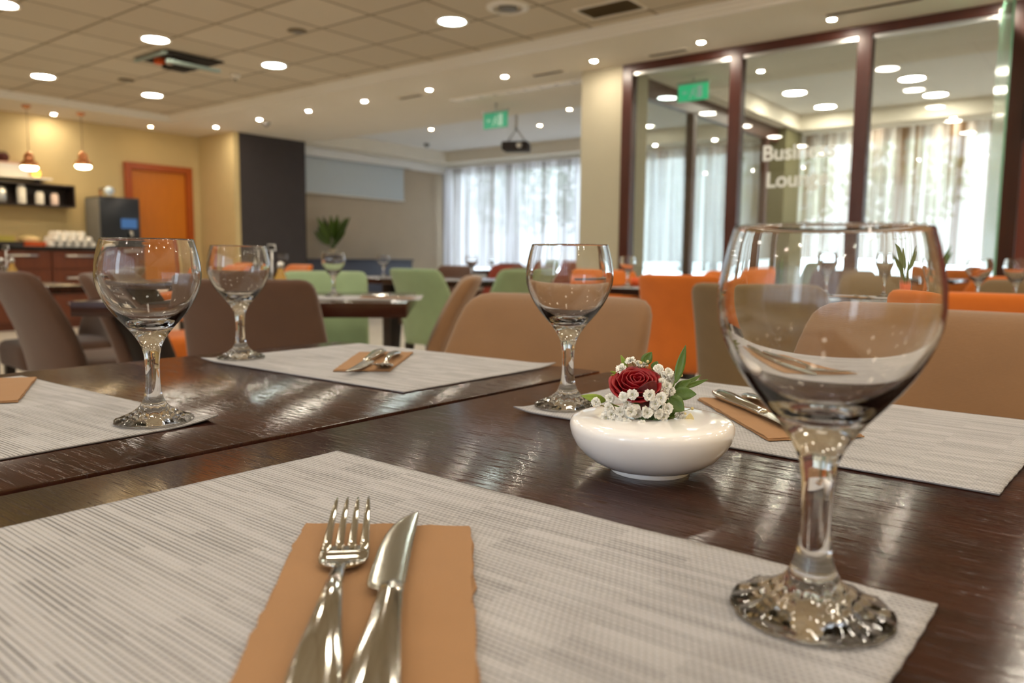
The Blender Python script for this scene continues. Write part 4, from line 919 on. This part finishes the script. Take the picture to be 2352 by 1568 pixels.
# ---------------------------------------------------------------- buffet counter at the left wall
XF = -10.15
wt = tag(struct('worktop', [(XL+0.005, 2.2, 0.945, XF+0.03, 5.06, 0.985)], M['black'], 0.004), 'long black worktop of the buffet counter', 'worktop'); wt['kind'] = ''
del wt['kind']
for y0, y1, lab in ((2.2, 2.68, 'left end cabinet of the buffet, outside the photo'), (2.69, 3.29, 'buffet cabinet cut by the left edge'), (3.295, 3.925, 'brown buffet drawer cabinet under the yellow tray'), (3.93, 4.56, 'brown buffet drawer cabinet under the stacked white cups'), (4.565, 5.05, 'brown buffet cabinet under the coffee machine')):
    t = empty('drawer_cabinet', lab, 'cabinet', (XL+0.01, (y0+y1)/2, 0), 0, 'buffet cabinets'); h = (y1-y0)/2; dx = XF-XL-0.01
    bm = bmesh.new(); box(bm, 0, -h, 0.08, dx-0.02, h, 0.944); box(bm, 0, -h, 0, dx-0.06, h, 0.08); link('carcass', bm, M['cab'], t, smooth=False)
    for z0, z1 in ((0.72, 0.935), (0.41, 0.71), (0.10, 0.40)):
        bm = bmesh.new(); box(bm, dx-0.02, -h+0.006, z0, dx, h-0.006, z1); bevel(bm, 0.002); dr = link('drawer', bm, M['cab'], t, smooth=False)
        bm = bmesh.new(); w = 0.16; zz_ = (z0+z1)/2+0.05; tube(bm, [(dx, -w, zz_), (dx+0.03, -w, zz_), (dx+0.03, w, zz_), (dx, w, zz_)], 0.012, 8); link('handle', bm, M['brushed'], dr)
WZ = 0.986
# coffee machine
t = empty('coffee_machine', 'black coffee machine with a blue display left of the orange door', 'coffee machine', (-10.42, 4.80, WZ))
bm = bmesh.new(); box(bm, -0.22, -0.25, 0.06, 0.20, 0.25, 0.64); box(bm, -0.22, -0.25, 0, 0.24, 0.25, 0.06); bevel(bm, 0.012); link('body', bm, plain('machine_black', srgb(34, 38, 46), 0.3), t)
bm = bmesh.new(); box(bm, 0.202, 0.0, 0.25, 0.21, 0.2, 0.37); link('display', bm, M['blue_screen'], t, smooth=False)
bm = bmesh.new(); box(bm, -0.2, -0.262, 0.04, 0.18, -0.25, 0.62); link('side_panel', bm, M['grey'], t, smooth=False)
bm = bmesh.new(); tube(bm, [(0.2, 0.1, 0.2), (0.26, 0.1, 0.2), (0.27, 0.1, 0.15)], 0.018, 8); link('spout', bm, M['brushed'], t)
bm = bmesh.new(); lathe(bm, closed([(0.09, 0.64), (0.10, 0.74), (0.06, 0.76)]), 20, (0.02, -0.08, 0)); link('bean_hopper', bm, M['glass'], t)
t = empty('hanging_display_globe', 'small pale blue round dial on the coffee machine top', 'dial', (-10.2, 4.66, WZ+0.645))
bm = bmesh.new(); lathe(bm, closed([(0.03, 0), (0.035, 0.01), (0.015, 0.02)]), 16); link('foot', bm, M['brushed'], t)
bm = bmesh.new(); bmesh.ops.create_uvsphere(bm, u_segments=20, v_segments=12, radius=0.055); bm.transform(Matrix.Translation((0, 0, 0.065))); link('dial', bm, plain('pale_blue_enamel', srgb(186, 206, 226), 0.3), t)
# cups: upside-down rows
def cup(lab):
    t = empty('cup', lab, 'cup', group='white cups stacked on the buffet')
    bm = bmesh.new(); lathe(bm, [(0.039, 0), (0.038, 0.03), (0.032, 0.052), (0.02, 0.062), (0, 0.063), (0, 0.058), (0.018, 0.057), (0.029, 0.05), (0.035, 0.03), (0.036, 0), (0.039, 0)], 20); link('body', bm, M['white'], t)
    bm = bmesh.new(); tube(bm, [(0.036, 0, 0.012), (0.056, 0, 0.014), (0.058, 0, 0.034), (0.036, 0, 0.044)], 0.004, 6); link('handle', bm, M['white'], t); return t
c0 = cup('white cup upside down in the buffet stack, lowest layer'); first = True
for lay in range(3):
    for j in range(6-lay):
        for i in range(4 if lay < 2 else 3):
            p = (-10.52+0.085*i+0.02*lay, 3.98+0.095*j+0.045*lay, WZ+0.0635*lay)
            lab = 'white cup in the buffet stack, '+('lowest', 'middle', 'top')[lay]+' layer, '+('first', 'second', 'third', 'fourth', 'fifth', 'sixth')[j]+' from the left, '+('backmost', 'second', 'third', 'front')[i]+' row'
            if first: c0.location = p; first = False
            else: dup(c0, lab, p)
def tray(x, y, w, d, h, mat, lab, nm='tray'):
    t = empty(nm, lab, 'tray', (x, y, WZ))
    bm = bmesh.new(); loft(bm, [[(a, b, 0) for a, b in sup(d*.9, w*.9, 24, 8)], [(a, b, h) for a, b in sup(d, w, 24, 8)], [(a, b, h) for a, b in sup(d*.94, w*.94, 24, 8)], [(a, b, h*.4) for a, b in sup(d*.88, w*.88, 24, 8)]]); link('body', bm, mat, t, autosm=30)
    return t
tray(-10.32, 3.78, 0.14, 0.10, 0.055, M['orange_obj'], 'orange tray on the buffet left of the cups')
t = empty('bread_bowl', 'cream bowl standing behind the orange tray', 'bowl', (-10.55, 3.84, WZ)); bm = bmesh.new(); lathe(bm, closed([(0.06, 0), (0.09, 0.04), (0.12, 0.10), (0.11, 0.11)]), 24); link('body', bm, plain('cream_bowl', srgb(236, 214, 160), 0.4), t)
bm = bmesh.new(); lathe(bm, closed([(0.10, 0.105), (0.06, 0.13)]), 16); link('filling', bm, M['bud'], t)
tray(-10.47, 3.45, 0.18, 0.14, 0.12, M['yellow_obj'], 'yellow green box tray at the left edge of the buffet')
tray(-10.22, 3.50, 0.16, 0.05, 0.05, M['dark_panel'], 'low dark tray in front of the yellow box')
# open wall shelf with crockery
t = empty('wall_shelf_box', 'dark open shelf box on the left wall with white jars', 'shelf', (XL+0.005, 3.75, 1.475), 0)
bm = bmesh.new(); y0, y1, dp, h = -0.95, 0.62, 0.26, 0.275
for b in ((0, y0, 0, dp, y1, 0.02), (0, y0, h-0.02, dp, y1, h), (0, y0, 0.02, dp, y0+0.02, h-0.02), (0, y1-0.02, 0.02, dp, y1, h-0.02)): box(bm, *b)
link('frame', bm, M['leg'], t, smooth=False); bm = bmesh.new(); box(bm, 0, y0+0.02, 0.02, 0.01, y1-0.02, h-0.02); link('back_panel', bm, M['leg'], t, smooth=False)
def jar(p, r, h, mat, lab, cat='jar', nm='jar'):
    t = empty(nm, lab, cat, p); bm = bmesh.new(); lathe(bm, closed([(r*.9, 0), (r, 0.01), (r, h*.8), (r*.8, h*.92)]), 20); link('body', bm, mat, t)
    bm = bmesh.new(); lathe(bm, closed([(r*.78, h*.921), (r*.82, h*.98), (r*.3, h)]), 20); link('lid', bm, mat, t)
zs = 1.4955
jar((-10.60, 3.72+0.08, zs), 0.05, 0.235, M['white'], 'tall white canister in the open shelf box'); jar((-10.60, 4.00, zs), 0.048, 0.16, M['white'], 'white jar right of the tall canister'); jar((-10.60, 4.17, zs), 0.045, 0.15, plain('pinkish_white', srgb(236, 214, 206), 0.3), 'pinkish white jar at the right end of the shelf box')
jar((-10.60, 3.58, zs), 0.06, 0.19, M['brushed'], 'metal tea jar left of the tall white canister'); jar((-10.60, 3.40, zs), 0.05, 0.17, M['white'], 'white jar at the left edge of the shelf box')
t = empty('wall_shelf', 'upper wall shelf above the dark shelf box', 'shelf', (XL+0.005, 3.7, 1.80)); bm = bmesh.new(); box(bm, 0, -0.9, 0, 0.24, 0.42, 0.02); link('board', bm, M['white'], t, smooth=False)
bm = bmesh.new(); box(bm, 0, -0.5, -0.04, 0.15, -0.48, 0); box(bm, 0, 0.3, -0.04, 0.15, 0.32, 0); link('bracket', bm, M['leg'], t, smooth=False)
t = empty('storage_box', 'white lit box on the upper shelf behind the left pendant', 'box', (-10.62, 3.55, 1.8205)); bm = bmesh.new(); box(bm, -0.09, -0.25, 0, 0.09, 0.32, 0.14); bevel(bm, 0.008); link('body', bm, M['white'], t, autosm=30)
bm = bmesh.new(); box(bm, -0.095, -0.255, 0.14, 0.095, 0.325, 0.16); link('lid', bm, plain('pink_lid', srgb(230, 190, 168), 0.5), t, smooth=False)
t = empty('basket', 'dark red basket on top of the white box', 'basket', (-10.62, 3.62, 1.9815)); bm = bmesh.new(); lathe(bm, closed([(0.05, 0), (0.08, 0.05), (0.06, 0.10)]), 16); link('body', bm, plain('dark_wicker', srgb(84, 34, 26), 0.8), t)
bm = bmesh.new(); tube(bm, [(0, -0.06, 0.06), (0, -0.04, 0.12), (0, 0.04, 0.12), (0, 0.06, 0.06)], 0.006, 6); link('handle', bm, M['leg'], t)
t = empty('lantern', 'amber glowing lantern at the end of the upper shelf', 'lantern', (-10.60, 3.98, 1.8205)); bm = bmesh.new(); lathe(bm, closed([(0.03, 0.01), (0.045, 0.04), (0.04, 0.08), (0.02, 0.10)]), 16); link('globe', bm, M['amber'], t)
bm = bmesh.new(); lathe(bm, closed([(0.035, 0), (0.035, 0.01)]), 16); link('base', bm, M['copper'], t)

# ---------------------------------------------------------------- table accessories
def caddy(p, lab):
    t = empty('condiment_caddy', lab, 'caddy', p, 0.3, 'condiment caddies')
    bm = bmesh.new(); box(bm, -0.07, -0.04, 0, 0.07, 0.04, 0.006); tube(bm, [(0, 0, 0.006), (0, 0, 0.17)], 0.004, 8); tube(bm, [(-0.02, 0, 0.17), (-0.015, 0, 0.19), (0.015, 0, 0.19), (0.02, 0, 0.17), (-0.02, 0, 0.17)], 0.003, 6); link('rack', bm, M['brushed'], t)
    for s_ in (-1, 1):
        bm = bmesh.new(); lathe(bm, closed([(0.024, 0.0065), (0.026, 0.03), (0.022, 0.07), (0.010, 0.095), (0.011, 0.105)]), 16, (s_*0.038, 0, 0)); b_ = link('bottle', bm, M['liquid'] if s_ > 0 else M['glass'], t)
        bm = bmesh.new(); lathe(bm, closed([(0.012, 0.106), (0.013, 0.12), (0.006, 0.13)]), 12, (s_*0.038, 0, 0)); link('stopper', bm, M['brushed'], b_)
p = onz(705, 700, 0.7503); caddy((-2.50, 1.72, 0.7530), 'oil and vinegar caddy on the thick edged table, beside its wine glass')
caddy((-4.42, 1.50, 0.7503), 'condiment caddy on the small table at the far left')
caddy((-0.20, 3.36, 0.7503), 'condiment caddy at the right edge beside the glasses')
t = empty('sachet_box', 'small box of lime yellow sachets on the far left table', 'box', (-4.62, 1.36, 0.7503)); bm = bmesh.new(); box(bm, -0.05, -0.035, 0, 0.05, 0.035, 0.05); bevel(bm, 0.003); link('box_body', bm, M['white'], t)
bm = bmesh.new()
for i in range(7): box(bm, -0.042+0.012*i, -0.03, 0.02, -0.034+0.012*i, 0.03, 0.075+0.004*(i % 3))
link('sachets', bm, M['lime'], t, smooth=False)
t = empty('candle_glass', 'small lit tea light glass on the table behind the third glass', 'candle', (-2.20, 3.9, 0.7503)); bm = bmesh.new(); lathe(bm, closed([(0.025, 0), (0.032, 0.05), (0.029, 0.05), (0.024, 0.01)]), 16); link('holder', bm, M['orange_obj'], t)
bm = bmesh.new(); lathe(bm, closed([(0.004, 0.02), (0.006, 0.03), (0.001, 0.045)]), 8); link('flame', bm, M['pend'], t)

# plants
def plant(p, h, n, lab, pot_r=0.06, pot_h=0.12, potmat='white', seed=0, ll=0.22):
    t = empty('potted_plant', lab, 'plant', p); bm = bmesh.new(); lathe(bm, closed([(pot_r*.7, 0), (pot_r, pot_h), (pot_r*.9, pot_h), (pot_r*.85, pot_h*.85)]), 20); link('pot', bm, M[potmat], t)
    rr = random.Random(seed)
    for i in range(n):
        a = rr.uniform(0, 2*PI); zb = pot_h*0.8; hh = h*rr.uniform(0.55, 1); tp = Vector((math.cos(a)*h*0.22*rr.uniform(.3, 1), math.sin(a)*h*0.22*rr.uniform(.3, 1), hh))
        bm = leaf_mesh(Vector((0, 0, zb))*0.3+tp*0.45, tp+Vector((math.cos(a), math.sin(a), 0.3))*ll*0.5, ll*0.28, 0.01, nrm=Vector((rr.uniform(-1, 1), -1, 0.6)).normalized())
        tube(bm, [(0, 0, zb), tuple(tp*0.5), tuple(Vector((0, 0, zb))*0.3+tp*0.45)], 0.003, 5); link('leaf', bm, M['leaf'], t)
sb = empty('sideboard', 'low dark sideboard under the projection screen', 'sideboard', (-10.10, 8.55, 0)); bm = bmesh.new(); box(bm, -0.22, -1.1, 0.08, 0.22, 1.1, 0.83); bevel(bm, 0.01); link('carcass', bm, M['navy'], sb)
bm = bmesh.new(); box(bm, -0.24, -1.12, 0.83, 0.24, 1.12, 0.86); bevel(bm, 0.005); link('top', bm, M['navy'], sb)
bm = bmesh.new()
for y in (-0.9, 0.9): box(bm, -0.2, y-0.03, 0, 0.2, y+0.03, 0.08)
link('plinth', bm, M['leg'], sb, smooth=False)
plant((-10.05, 8.05, 0.861), 0.66, 22, 'leafy green plant on the low dark sideboard', 0.07, 0.16, 'beige', 2, 0.34)
plant((-0.62, 3.35, 0.7503), 0.22, 6, 'small green table plant at the right, before the bright curtain', 0.035, 0.07, 'orange_obj', 4, 0.10)
plant((-3.3, 8.9, 0.0), 0.95, 8, 'pale green floor plant behind the left pane of the partition', 0.14, 0.35, 'navy', 6, 0.3)
